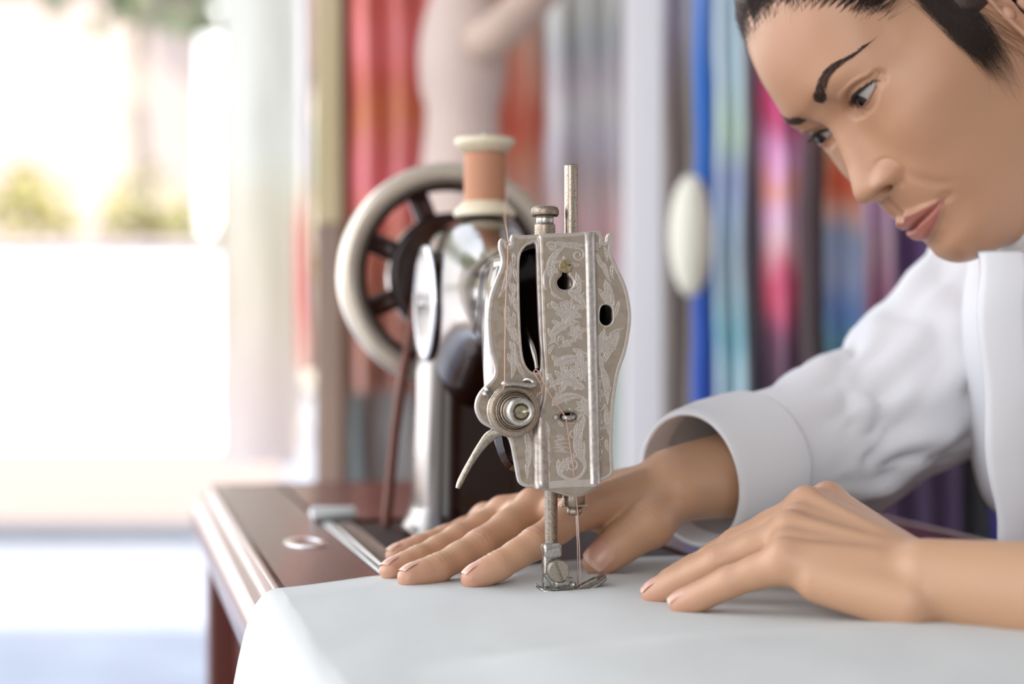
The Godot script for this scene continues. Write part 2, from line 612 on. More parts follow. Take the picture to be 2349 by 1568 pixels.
func racks() -> void:
	fabric_mat = coloured(0.85)
	fabric_mat.backlight_enabled = true
	fabric_mat.backlight = Color(0.12, 0.12, 0.12)
	sheer_mat = coloured(0.9)
	sheer_mat.backlight_enabled = true
	sheer_mat.backlight = Color(0.92, 0.92, 0.92)
	var T := -560.0
	# behind the wheel
	hanging("coral red and pink printed fabric hanging behind the handwheel", 792, 1010, T, 900, 2.95, [[-560, lin(200, 90, 80)], [0, lin(206, 100, 88)], [110, lin(224, 116, 122)], [190, lin(205, 98, 82)], [250, lin(204, 118, 62)], [330, lin(214, 120, 118)], [420, lin(222, 112, 126)], [520, lin(196, 110, 86)], [640, lin(170, 96, 70)], [900, lin(150, 100, 84)]], 3.0, 0.02, 3)
	hanging("salmon red curtain edge hanging beside the beige door post", 676, 716, T, 850, 3.1, [[-560, lin(230, 234, 220)], [380, lin(228, 230, 218)], [440, lin(245, 206, 186)], [520, lin(240, 150, 134)], [700, lin(236, 128, 116)], [850, lin(240, 176, 160)]], 1.0, 0.006, 4)
	hanging("peach sheer curtain hanging in the shop doorway", 505, 684, T, 1060, 4.2, [[-560, lin(216, 220, 212)], [360, lin(216, 221, 213)], [470, lin(224, 213, 200)], [700, lin(225, 210, 197)], [900, lin(216, 207, 201)], [1060, lin(214, 206, 206)]], 1.0, 0.008, 5, "fabrics hanging behind the tailor", "sheer_curtain", "curtain")
	hanging("grey and teal striped cloth hanging behind the drive belt", 740, 830, T, 1180, 3.2, [[850, lin(120, 100, 92)], [930, lin(150, 170, 172)], [1010, lin(168, 190, 196)], [1180, lin(150, 176, 186)]], 2.0, 0.01, 6)
	hanging("dark brown cloth hanging behind the drive belt", 826, 868, T, 1180, 3.15, [[820, lin(92, 70, 60)], [1000, lin(70, 56, 52)], [1180, lin(84, 70, 66)]], 1.0, 0.008, 7)
	hanging("pale grey cloth hanging behind the machine pillar", 864, 1010, T, 1180, 3.25, [[820, lin(120, 126, 122)], [960, lin(150, 152, 152)], [1180, lin(110, 104, 104)]], 2.0, 0.01, 8)
	hanging("vivid orange cloth hanging behind the mannequin", 1060, 1262, T, 900, 3.05, [[90, lin(196, 150, 126)], [200, lin(222, 140, 110)], [300, lin(232, 92, 58)], [360, lin(220, 140, 104)], [470, lin(206, 168, 150)], [900, lin(190, 170, 160)]], 2.5, 0.014, 9)
	hanging("pale grey fabric with faded pink and blue print beside the white post", 1250, 1440, T, 1200, 2.95, [[-560, lin(214, 212, 208)], [40, lin(206, 208, 204)], [100, lin(190, 198, 200)], [190, lin(206, 200, 206)], [250, lin(222, 222, 230)], [320, lin(206, 204, 214)], [390, lin(194, 186, 190)], [450, lin(206, 190, 190)], [520, lin(224, 186, 188)], [640, lin(226, 198, 202)], [760, lin(214, 212, 214)], [900, lin(196, 208, 200)], [1200, lin(208, 212, 210)]], 3.0, 0.016, 10)
	hanging("plain taupe curtain hanging next to the white post", 1505, 1612, T, 1240, 2.9, [[-560, lin(178, 178, 192)], [60, lin(176, 174, 188)], [150, lin(160, 154, 158)], [260, lin(150, 140, 132)], [1240, lin(142, 134, 126)]], 2.0, 0.010, 11, "fabrics hanging behind the tailor", "curtain", "curtain")
	hanging("cobalt blue cloth hanging in a narrow fold", 1592, 1648, T, 1260, 2.62, [[-560, lin(120, 150, 200)], [60, lin(70, 118, 190)], [180, lin(12, 104, 190)], [380, lin(8, 96, 180)], [640, lin(4, 78, 172)], [1260, lin(0, 62, 160)]], 1.0, 0.006, 12)
	hanging("pale aqua and white printed fabric beside the cobalt cloth", 1640, 1716, T, 1260, 2.55, [[-560, lin(190, 210, 230)], [60, lin(186, 206, 228)], [200, lin(186, 208, 214)], [300, lin(190, 212, 196)], [420, lin(160, 172, 206)], [500, lin(176, 196, 214)], [640, lin(182, 200, 208)], [780, lin(128, 184, 196)], [850, lin(174, 204, 214)], [1260, lin(190, 200, 212)]], 1.5, 0.008, 13)
	hanging("charcoal grey cloth hanging in a narrow strip", 1708, 1762, T, 1260, 2.5, [[330, lin(120, 112, 120)], [420, lin(92, 88, 98)], [700, lin(84, 84, 94)], [1260, lin(70, 66, 78)]], 1.0, 0.006, 14, "fabrics hanging behind the tailor", "hanging_fabric", "fabric", 8.0, 0.006)
	hanging("magenta and blush printed fabric hanging under the charcoal strip", 1700, 1800, T, 360, 2.58, [[140, lin(206, 88, 120)], [220, lin(222, 120, 150)], [270, lin(226, 130, 180)], [310, lin(216, 168, 170)], [360, lin(190, 140, 150)]], 1.5, 0.006, 15)
	hanging("pink and white flowered fabric hanging beside the black strip", 1748, 1850, T, 1260, 2.45, [[200, lin(196, 60, 120)], [280, lin(176, 60, 104)], [330, lin(206, 146, 186)], [380, lin(214, 160, 196)], [430, lin(230, 150, 130)], [490, lin(220, 174, 206)], [560, lin(222, 184, 190)], [640, lin(200, 80, 112)], [700, lin(196, 84, 116)], [770, lin(112, 70, 96)], [900, lin(70, 56, 76)], [1260, lin(60, 40, 70)]], 1.5, 0.008, 16)
	hanging("near black cloth hanging beside the orange print", 1838, 1894, T, 1260, 2.4, [[240, lin(90, 20, 44)], [330, lin(56, 22, 32)], [480, lin(50, 30, 36)], [1260, lin(40, 34, 44)]], 1.0, 0.005, 17)
	hanging("orange white and sky blue printed fabric", 1884, 1990, T, 1260, 2.5, [[200, lin(232, 150, 100)], [330, lin(238, 156, 104)], [400, lin(232, 92, 64)], [440, lin(250, 120, 80)], [490, lin(226, 180, 160)], [540, lin(150, 172, 198)], [640, lin(168, 180, 206)], [720, lin(110, 150, 206)], [800, lin(110, 170, 186)], [1260, lin(90, 90, 120)]], 1.5, 0.008, 18)
	hanging("mauve and tan printed fabric hanging beside the tailor's shoulder", 1980, 2062, T, 1260, 2.45, [[200, lin(214, 180, 190)], [480, lin(186, 150, 180)], [560, lin(176, 150, 160)], [640, lin(170, 130, 150)], [720, lin(150, 90, 120)], [860, lin(110, 60, 90)], [1260, lin(80, 50, 90)]], 1.5, 0.008, 19)
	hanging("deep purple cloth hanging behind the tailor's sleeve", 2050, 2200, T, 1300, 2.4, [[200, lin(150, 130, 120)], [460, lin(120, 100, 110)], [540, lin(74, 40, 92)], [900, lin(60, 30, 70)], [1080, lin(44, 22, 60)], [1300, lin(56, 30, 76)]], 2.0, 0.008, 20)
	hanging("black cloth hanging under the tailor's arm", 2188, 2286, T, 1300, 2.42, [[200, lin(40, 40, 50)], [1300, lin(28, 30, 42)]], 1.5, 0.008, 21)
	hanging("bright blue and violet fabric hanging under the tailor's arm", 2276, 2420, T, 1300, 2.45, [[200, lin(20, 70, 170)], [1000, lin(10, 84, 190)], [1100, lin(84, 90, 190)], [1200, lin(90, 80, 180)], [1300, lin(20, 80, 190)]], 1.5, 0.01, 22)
	# rail the cloths hang from
	var rail := part("hanging_rail", tube([P(560, -560, 2.8) + Vector3(0, 0.01, 0), P(2500, -560, 2.8) + Vector3(0, 0.01, 0)], 0.014, 14), mat(Color(0.75, 0.75, 0.76), 0.3, 1.0))
	tag(rail, "long steel rail carrying the hanging fabrics", "rail")
	# cream paper lantern hanging in front of the taupe curtain
	var lc := P(1585, 540, 2.45)
	var lan := thing("paper_lantern", "cream oval paper lantern hanging in front of the taupe curtain", "lantern", Transform3D(Basis(), lc))
	var pr := [[0.0, -0.0605]]
	for k in 25:
		var a := lerpf(-1.35, 1.35, k / 24.0)
		pr.append([0.0215 * cos(a) + (0.0006 if k % 2 == 0 else 0.0), 0.062 * sin(a)])
	pr.append([0.0, 0.0605])
	part("shade", lathe(pr, 32), mat(Color(0.90, 0.89, 0.83), 0.8), lan)
	part("cord", tube([Vector3(0, 0.06, 0), Vector3(0, 0.9, 0)], 0.0012, 6), mat(Color(0.6, 0.58, 0.5), 0.8), lan)
	# mannequin
	var mc := P(1060, 250, 2.75)
	var man := thing("mannequin", "pale pink draped tailor's mannequin with a raised arm behind the handwheel", "mannequin", Transform3D(Basis(), Vector3(mc.x, 0, mc.z)))
	var skin := mat(Color(0.84, 0.755, 0.715), 0.7)
	var rings := []
	for s in [[700, 0.052, 0.045], [520, 0.050, 0.044], [430, 0.049, 0.042], [360, 0.0455, 0.038], [300, 0.042, 0.034], [250, 0.041, 0.034], [200, 0.0475, 0.040], [140, 0.0495, 0.044], [90, 0.048, 0.042], [40, 0.043, 0.034], [0, 0.036, 0.03], [-40, 0.028, 0.026], [-80, 0.02, 0.02], [-160, 0.018, 0.018]]:
		var y: float = CAMY + (784.0 - s[0]) * (D0 - mc.z) / FPX
		var r := PackedVector3Array()
		for k in 32:
			var a := TAU * k / 32
			r.append(Vector3(cos(a) * s[1], y, sin(a) * s[2]))
		rings.append(r)
	part("torso", loft(rings), skin, man)
	var ay := func(px: float, py: float, dz: float) -> Vector3:
		return P(px, py, 2.75) - Vector3(mc.x, 0, mc.z) + Vector3(0, 0, dz)
	part("arm", tube(curve([ay.call(1090, 110, 0.03), ay.call(1140, 95, 0.05), ay.call(1200, 40, 0.05), ay.call(1260, -30, 0.05), ay.call(1340, -120, 0.05)], 5), 0.0235, 16), mat(Color(0.80, 0.70, 0.64), 0.7), man)
	part("stand", tube([Vector3(0, 0.02, 0), Vector3(0, 0.95, 0)], 0.014, 12), mat(Color(0.4, 0.3, 0.22), 0.5), man)
	part("base", lathe([[0.0, 0.0], [0.10, 0.0], [0.105, 0.01], [0.095, 0.02], [0.02, 0.035], [0.0, 0.035]], 36), mat(Color(0.4, 0.3, 0.22), 0.5), man)

# ------------------------------------------------------------------ table and cloth
func table() -> void:
	var root := thing("sewing_table", "glossy reddish brown wooden sewing table with a moulded edge", "table", mach_xf)
	var wood := mat(Color.WHITE, 0.34)
	wood.metallic_specular = 0.45
	wood.albedo_texture = noise_tex(0.012, [Color(0.24, 0.075, 0.05), Color(0.36, 0.13, 0.085), Color(0.30, 0.10, 0.065), Color(0.42, 0.17, 0.115)], 52, 5, 512)
	wood.clearcoat_enabled = true
	wood.clearcoat = 0.4
	wood.clearcoat_roughness = 0.15
	tri(wood, Vector3(14, 14, 2.2))
	var x0 := -0.138
	var x1 := 0.296
	var z0 := -0.66
	var z1 := 0.42
	# top boards round the machine bed
	for b in [[x0, -0.0815, z0, z1], [0.0975, x1, z0, z1], [-0.0815, 0.0975, z0, -0.360], [-0.0815, 0.0975, 0.0575, z1]]:
		part("top_board", boxed(Vector3(b[1] - b[0] - 0.0006, 0.024, b[3] - b[2] - 0.0006), Vector3((b[0] + b[1]) / 2, -0.0125, (b[2] + b[3]) / 2), 0.0012), wood, root)
	# moulded edge: swept round the four sides
	var prof := [[-0.004, 0.0], [0.0, -0.0004], [0.0012, -0.002], [0.0022, -0.011], [0.0075, -0.0118], [0.0088, -0.0132], [0.0088, -0.0150], [0.0112, -0.0170], [0.0136, -0.022], [0.0140, -0.034], [0.0125, -0.040], [0.004, -0.042], [-0.004, -0.042]]
	var rings := []
	for c in [[x0, z0, -1, -1], [x1, z0, 1, -1], [x1, z1, 1, 1], [x0, z1, -1, 1], [x0, z0, -1, -1]]:
		var r := PackedVector3Array()
		for p in prof:
			r.append(Vector3(c[0] + c[2] * p[0], p[1], c[1] + c[3] * p[0]))
		rings.append(r)
	var mo := MB.new()
	for i in 4:
		mo.add(loft([rings[i], rings[i + 1]], true, true))
	part("moulding", mo, wood, root)
	# apron, drawer front and legs
	part("apron", boxed(Vector3(0.40, 0.11, 0.96), Vector3(0.079, -0.092, -0.12), 0.003), wood, root)
	for c in [[x0 + 0.018, -0.06], [x0 + 0.018, -0.62], [x1 - 0.02, -0.62], [x1 - 0.02, 0.38], [x0 + 0.018, 0.38]]:
		part("leg", boxed(Vector3(0.045, 0.70, 0.045), Vector3(c[0], -0.395, c[1]), 0.004), wood, root)
	# oval metal inlay in the table top
	var oc := mach_xf.affine_inverse() * G(705, 1243)
	part("oval_inlay", ring_lathe([[0.0075, 0.0], [0.0135, 0.0], [0.0135, 0.0006], [0.0125, 0.0012], [0.0085, 0.0012], [0.0075, 0.0006]], 40), mat(Color(0.88, 0.89, 0.9), 0.15, 1.0), root, Transform3D(Basis().scaled(Vector3(1.0, 1.0, 2.0)), Vector3(oc.x, -0.0006, oc.z)))

func cloth() -> void:
	var m := MB.new()
	var back := []
	for p in [[640, 1357], [700, 1350], [780, 1339], [870, 1327], [960, 1323], [1060, 1316], [1150, 1309], [1300, 1294], [1440, 1286], [1570, 1282], [1700, 1283], [1900, 1290], [2080, 1300]]:
		back.append(mach_xf.affine_inverse() * G(p[0], p[1]))
	back = curve(back, 6)
	var nz := FastNoiseLite.new()
	nz.seed = 5
	nz.frequency = 1.0
	# columns: first the part hanging over the left edge, then the flat part
	var drop := [[-0.034, -0.150], [-0.032, -0.125], [-0.030, -0.100], [-0.028, -0.078], [-0.026, -0.058], [-0.0235, -0.042], [-0.0205, -0.029], [-0.0175, -0.019], [-0.0145, -0.0115], [-0.0115, -0.0065], [-0.0085, -0.0032], [-0.0055, -0.0012], [-0.0025, -0.0002]]
	var nv := 90
	var cols := []
	for dp in drop:
		var line := []
		for j in nv:
			var t := float(j) / (nv - 1)
			var b: Vector3 = back[0]
			var w: float = lerpf(b.z + absf(dp[1]) * 0.75, 0.46, t)
			var wav := 0.004 * sin(w * 26.0 + 1.0) * sst(0.02, 0.10, absf(dp[1]))
			line.append(Vector3(b.x + dp[0] - wav, dp[1] + 0.0018, w))
		cols.append(line)
	for b in back:
		var line := []
		for j in nv:
			var t := pow(float(j) / (nv - 1), 1.15)
			line.append(Vector3(lerpf(b.x, b.x + 0.02 * t, t) if b.x > -0.13 else b.x, 0.0018, lerpf(b.z, 0.46, t)))
		cols.append(line)
	var nu := cols.size()
	var inv := mach_xf.affine_inverse()
	var bump := inv * G(1225, 1342)
	var fold_a := inv * G(1150, 1535)
	var fold_b := inv * G(1600, 1488)
	var pts := PackedVector3Array()
	for j in nv:
		for i in nu:
			var p: Vector3 = cols[i][j]
			if i >= drop.size():
				var q := Vector2(p.x, p.z)
				var h := 0.0046 * gs(p.x - bump.x, 0.016) * gs(p.z - bump.z - 0.004, 0.013)
				h += 0.0014 * gs(p.x - bump.x - 0.03, 0.03) * gs(p.z - bump.z + 0.002, 0.008)
				var ab := Vector2(fold_b.x - fold_a.x, fold_b.z - fold_a.z)
				var al := (q - Vector2(fold_a.x, fold_a.z)).dot(ab.normalized()) / ab.length()
				var off := (q - Vector2(fold_a.x, fold_a.z)).dot(Vector2(-ab.y, ab.x).normalized())
				h += 0.006 * sst(-0.018, 0.02, off) * sst(-0.5, 0.2, al) * (1.0 - 0.6 * sst(0.8, 1.6, al))
				h += 0.0012 * (nz.get_noise_2d(p.x * 9.0, p.z * 6.0) + 0.6) * sst(0.0, 0.04, p.z - back[mini(i - drop.size(), back.size() - 1)].z)
				h += 0.0007 * sin((p.x + p.z * 0.4) * 70.0) * gs(p.z - bump.z - 0.03, 0.04) * gs(p.x - bump.x, 0.12)
				p.y += maxf(h, 0.0)
			pts.append(p)
	# two faces, a millimetre apart
	m.grid(pts, nu, nv)
	var low := PackedVector3Array()
	for p in pts:
		low.append(p - Vector3(0, 0.0007, 0))
	m.grid(low, nu, nv)
	for j in nv - 1:
		for i in [0, nu - 1]:
			var p: int = j * nu + i
			var q: int = p + nu * nv
			m.ix.append_array(PackedInt32Array([p, q, p + nu, q, q + nu, p + nu]))
	for i in nu - 1:
		for j in [0, nv - 1]:
			var p: int = j * nu + i
			var q: int = p + nu * nv
			m.ix.append_array(PackedInt32Array([p, p + 1, q, q, p + 1, q + 1]))
	var linen := mat(Color(0.805, 0.81, 0.80), 0.85)
	linen.heightmap_enabled = true
	linen.heightmap_texture = weave()
	linen.heightmap_scale = 0.004
	tri(linen, Vector3.ONE * 60)
	linen.rim_enabled = true
	linen.rim = 0.2
	var o := part("white_cloth", m, linen)
	o.transform = mach_xf
	tag(o, "plain white cotton cloth spread over the table under the needle", "cloth")

func weave() -> Texture2D:
	var n := 128
	var b := PackedByteArray()
	b.resize(n * n)
	for y in n:
		for x in n:
			var u := sin(TAU * x / 8.0) * (1.0 if (y / 8) % 2 == 0 else -1.0)
			var w := sin(TAU * y / 8.0) * (1.0 if (x / 8) % 2 == 0 else -1.0)
			b[y * n + x] = int(128 + 60 * u * 0.6 + 60 * w * 0.6)
	return ImageTexture.create_from_image(Image.create_from_data(n, n, false, Image.FORMAT_L8, b))

# ------------------------------------------------------------------ the sewing machine
const EX0 := 1080.0
const EY0 := 522.0
const EW := 375.0
const EH := 624.0
const ES := 1.5

var eng := PackedFloat32Array()      # engraved figure, 0..1
var ew := 0
var eh := 0

func dab(a: Vector2, b: Vector2, ra: float, rb: float, val := 1.0) -> void:
	var p := (a - Vector2(EX0, EY0)) * ES
	var q := (b - Vector2(EX0, EY0)) * ES
	ra *= ES
	rb *= ES
	var r := maxf(ra, rb) + 1.0
	var ab := q - p
	var ll := maxf(ab.length_squared(), 1e-6)
	for y in range(maxi(0, int(minf(p.y, q.y) - r)), mini(eh, int(maxf(p.y, q.y) + r) + 1)):
		for x in range(maxi(0, int(minf(p.x, q.x) - r)), mini(ew, int(maxf(p.x, q.x) + r) + 1)):
			var w := Vector2(x, y)
			var t := clampf((w - p).dot(ab) / ll, 0.0, 1.0)
			var d := (w - p - ab * t).length() - lerpf(ra, rb, t)
			var m := clampf(0.5 - d, 0.0, 1.0)
			if m > 0.0:
				var k := y * ew + x
				eng[k] = maxf(eng[k], m) if val > 0.5 else minf(eng[k], 1.0 - m)

func scroll(cx: float, cy: float, r0: float, r1: float, a0: float, turns: float, w0: float, w1: float, val := 1.0) -> void:
	var last := Vector2.ZERO
	var n := int(10 * absf(turns)) + 4
	for i in n + 1:
		var t := float(i) / n
		var a := deg_to_rad(a0) + TAU * turns * t
		var r := lerpf(r0, r1, t)
		var p := Vector2(cx + cos(a) * r, cy + sin(a) * r)
		if i > 0:
			dab(last, p, lerpf(w0, w1, t), lerpf(w0, w1, t), val)
		last = p

# a pointed leaf with a bent midrib and veins cut into it
func leaf(x: float, y: float, deg: float, length: float, width: float, bend := 0.0) -> void:
	var last := Vector2(x, y)
	var a := deg_to_rad(deg)
	var spine := [last]
	for i in 8:
		var t := (i + 0.5) / 8.0
		var p := last + Vector2(cos(a + bend * t), sin(a + bend * t)) * length / 8.0
		dab(last, p, width * sin(PI * pow(float(i) / 8.0, 0.7)) + 0.7, width * sin(PI * pow((i + 1) / 8.0, 0.7)) + 0.4)
		last = p
		spine.append(p)
	for i in range(1, 7):
		dab(spine[i], spine[i + 1], 0.45, 0.45, 0.0)
		var dir: Vector2 = (spine[i + 1] - spine[i]).normalized()
		for s in [-1, 1]:
			if i % 2 == 0:
				dab(spine[i], spine[i] + dir * width * 0.8 + Vector2(-dir.y, dir.x) * s * width * 0.8, 0.4, 0.3, 0.0)

func flower(x: float, y: float, r: float, n := 6, a0 := 0.0) -> void:
	for k in n:
		leaf(x, y, a0 + 360.0 * k / n, r, r * 0.26, 0.4)
	dab(Vector2(x, y), Vector2(x, y), r * 0.16, r * 0.16)

func engraving(outlines: Array) -> StandardMaterial3D:
	ew = int(EW * ES)
	eh = int(EH * ES)
	eng.resize(ew * eh)
	# middle panel
	scroll(1262, 566, 12, 3, 200, 1.3, 2.6, 1.6)
	leaf(1268, 556, 10, 62, 5, 0.2)
	leaf(1300, 556, 25, 44, 4, -0.6)
	scroll(1322, 585, 16, 4, 250, 1.4, 2.8, 1.6)
	scroll(1288, 640, 46, 40, 150, 0.42, 2.6, 4.0)
	scroll(1292, 648, 36, 33, 120, 0.3, 1.2, 1.6)
	leaf(1262, 690, 60, 44, 6, -0.4)
	leaf(1318, 625, 70, 60, 6, 0.5)
	scroll(1324, 668, 12, 3, 20, 1.2, 2.2, 1.3)
	flower(1302, 716, 32, 7, 12)
	leaf(1262, 735, 20, 40, 5, 0.5)
	leaf(1254, 752, 70, 46, 4.5, -0.4)
	flower(1318, 762, 22, 6, 40)
	for k in 7:
		leaf(1262 + (k % 3) * 24, 772 + k * 14, -50 + k * 33, 34, 5, 0.5 - 0.15 * k)
	flower(1330, 846, 28, 6, 5)
	flower(1292, 868, 30, 6, 30)
	leaf(1256, 856, 75, 46, 5, -0.3)
	leaf(1270, 900, 30, 38, 5, 0.5)
	flower(1340, 932, 26, 8, 20)
	leaf(1336, 950, 95, 60, 5, 0.4)
	leaf(1322, 966, 110, 50, 4, -0.4)
	scroll(1312, 992, 15, 4, 300, 1.1, 2.4, 1.4)
	for k in 4:
		leaf(1268, 1012 + k * 7, -28 + k * 6, 36, 2.4, 0.6)
	scroll(1308, 1066, 17, 3, 160, 1.6, 2.4, 1.6)
	scroll(1306, 1066, 34, 30, -60, 0.62, 2.6, 4.0)
	leaf(1278, 1052, 100, 42, 4.5, -0.6)
	leaf(1336, 1010, 100, 58, 5, -0.3)
	for q in [[1262, 640, 250, 90, 9, 1.5], [1300, 668, 20, 60, 10, 0.9], [1262, 770, 300, 78, 10, 1.2], [1330, 800, 110, 80, 10, -1.0], [1268, 838, 320, 70, 10, 0.9], [1338, 890, 200, 80, 11, 0.8], [1262, 930, 310, 84, 10, 1.3], [1330, 985, 120, 80, 10, -1.1], [1278, 1090, 280, 70, 8, 1.2], [1388, 640, 70, 110, 10, 0.5], [1420, 760, 110, 90, 8, 0.4], [1380, 840, 70, 90, 8, 0.4], [1388, 940, 80, 100, 7, -0.3], [1172, 600, 95, 90, 7, 0.5], [1160, 700, 85, 100, 8, -0.5], [1178, 800, 80, 70, 8, 0.5], [1204, 985, 70, 90, 7, 0.5]]:
		leaf(q[0], q[1], q[2], q[3], q[4], q[5])
	for k in 26:
		leaf(1252 + (k * 37) % 88, 566 + k * 20.5, (k * 83) % 360, 26 + (k * 7) % 14, 3.6, 0.8 - 1.6 * (k % 2))
	for k in 9:
		scroll(1258 + (k * 53) % 80, 700 + k * 38, 8, 2, k * 71, 1.1, 1.7, 1.1)
	# column under the slot
	for k in 4:
		leaf(1237, 958 + k * 34, 42, 50, 5.5, 0.9)
	# outer wings
	scroll(1372, 563, 9, 2, 90, 1.3, 2.0, 1.2)
	leaf(1368, 578, 75, 60, 5, -0.5)
	leaf(1385, 600, 85, 50, 5, -0.5)
	leaf(1372, 660, 50, 44, 5, 0.5)
	leaf(1420, 690, 100, 50, 4, 0.3)
	flower(1382, 788, 34, 7, 10)
	leaf(1376, 812, 85, 54, 5, -0.2)
	leaf(1398, 770, -40, 40, 5, 0.4)
	for k in 6:
		scroll(1376, 866 + k * 34, 7, 3, 180.0 * (k % 2), 0.9, 1.8, 1.2)
		leaf(1374, 872 + k * 34, 80, 26, 2.6, 0.5)
	for k in 7:
		leaf(1178 + 3 * (k % 2), 580 + k * 34, 78 + 14 * (k % 2), 40, 4.5, 0.6 - 1.2 * (k % 2))
	scroll(1172, 735, 11, 3, 10, 1.4, 2.0, 1.3)
	leaf(1190, 830, 80, 44, 5, -0.4)
	for k in 3:
		leaf(1206, 1000 + k * 32, 70, 34, 3.6, 0.5)
	for k in 12:
		leaf(1386 + (k * 19) % 34, 566 + k * 40, 60 + (k * 47) % 80, 34, 3.6, 0.7 - 1.4 * (k % 2))
		if k < 8:
			leaf(1160 + (k * 11) % 14, 620 + k * 27, 60 + (k * 31) % 60, 28, 3.0, 0.7 - 1.4 * (k % 2))
	# plain border bands
	for o in outlines:
		for i in o[0].size():
			dab(o[0][i], o[0][(i + 1) % o[0].size()], o[1], o[1])
	var px := PackedByteArray()
	px.resize(ew * eh * 4)
	var orm := PackedByteArray()
	orm.resize(ew * eh * 4)
	var hgt := PackedByteArray()
	hgt.resize(ew * eh)
	var stain := FastNoiseLite.new()
	stain.frequency = 0.02
	stain.fractal_octaves = 4
	stain.seed = 7
	var k := 0
	for y in eh:
		for x in ew:
			var e := eng[k]
			var grain := 1.0 if (x + (y / 2) % 2) % 3 < 2 and y % 3 < 2 else 0.84
			var s := stain.get_noise_2d(x, y)
			var br := clampf(s * 0.8 + 0.05, 0.0, 0.32)
			var lo := Vector3(0.73, 0.68, 0.62) * grain
			var hi := Vector3(0.815, 0.78, 0.755)
			var cc := lo.lerp(hi, e)
			cc = cc.lerp(Vector3(0.50, 0.37, 0.25), br * (0.9 - 0.4 * e) * (1.0 if x < 250 else 0.55))
			px[k * 4] = int(clampf(cc.x, 0, 1) * 255)
			px[k * 4 + 1] = int(clampf(cc.y, 0, 1) * 255)
			px[k * 4 + 2] = int(clampf(cc.z, 0, 1) * 255)
			px[k * 4 + 3] = 255
			orm[k * 4] = 255
			orm[k * 4 + 1] = int((0.52 - 0.18 * e + br * 0.2) * 255)
			orm[k * 4 + 2] = int((0.50 + 0.15 * e - br * 0.4) * 255)
			orm[k * 4 + 3] = 255
			hgt[k] = int((e * 0.8 + 0.2 * grain * (1.0 - e)) * 255)
			k += 1
	var m := ORMMaterial3D.new()
	m.albedo_texture = ImageTexture.create_from_image(Image.create_from_data(ew, eh, false, Image.FORMAT_RGBA8, px))
	m.orm_texture = ImageTexture.create_from_image(Image.create_from_data(ew, eh, false, Image.FORMAT_RGBA8, orm))
	m.heightmap_enabled = true
	m.heightmap_texture = ImageTexture.create_from_image(Image.create_from_data(ew, eh, false, Image.FORMAT_L8, hgt))
	m.heightmap_scale = 0.022
	m.texture_repeat = false
	var holder := StandardMaterial3D.new()
	holder.metallic = 1.0
	holder.roughness = 1.0
	holder.albedo_texture = m.albedo_texture
	holder.metallic_texture = m.orm_texture
	holder.metallic_texture_channel = BaseMaterial3D.TEXTURE_CHANNEL_BLUE
	holder.roughness_texture = m.orm_texture
	holder.roughness_texture_channel = BaseMaterial3D.TEXTURE_CHANNEL_GREEN
	holder.heightmap_enabled = true
	holder.heightmap_texture = m.heightmap_texture
	holder.heightmap_scale = 0.022
	holder.texture_repeat = false
	return holder

func steel(col: Color, rough: float, rust := 0.4, seed_ := 3, scale := 60.0) -> StandardMaterial3D:
	var m := mat(Color.WHITE, 1.0, 0.9)
	m.albedo_texture = noise_tex(0.045, [col, col, col.lightened(0.06), col, col.darkened(0.10), col.lerp(Color(0.34, 0.21, 0.13), rust * 0.6), Color(0.27, 0.16, 0.1).lerp(col, 1.0 - rust)], seed_, 5, 256)
	m.roughness_texture = noise_tex(0.02, [Color(rough, rough, rough), Color(rough, rough, rough), Color(rough + 0.3, rough + 0.3, rough + 0.3)], seed_, 5, 256)
	return tri(m, Vector3.ONE * scale)

func sect(z: float, xc: float, hx: float, y0: float, y1: float, n: float, seg := 44) -> PackedVector3Array:
	var r := PackedVector3Array()
	for k in seg:
		var a := TAU * k / seg
		var c := cos(a)
		var s := sin(a)
		r.append(Vector3(xc + hx * signf(c) * pow(absf(c), 2.0 / n), (y0 + y1) / 2 + (y1 - y0) / 2 * signf(s) * pow(absf(s), 2.0 / n), z))
	return r

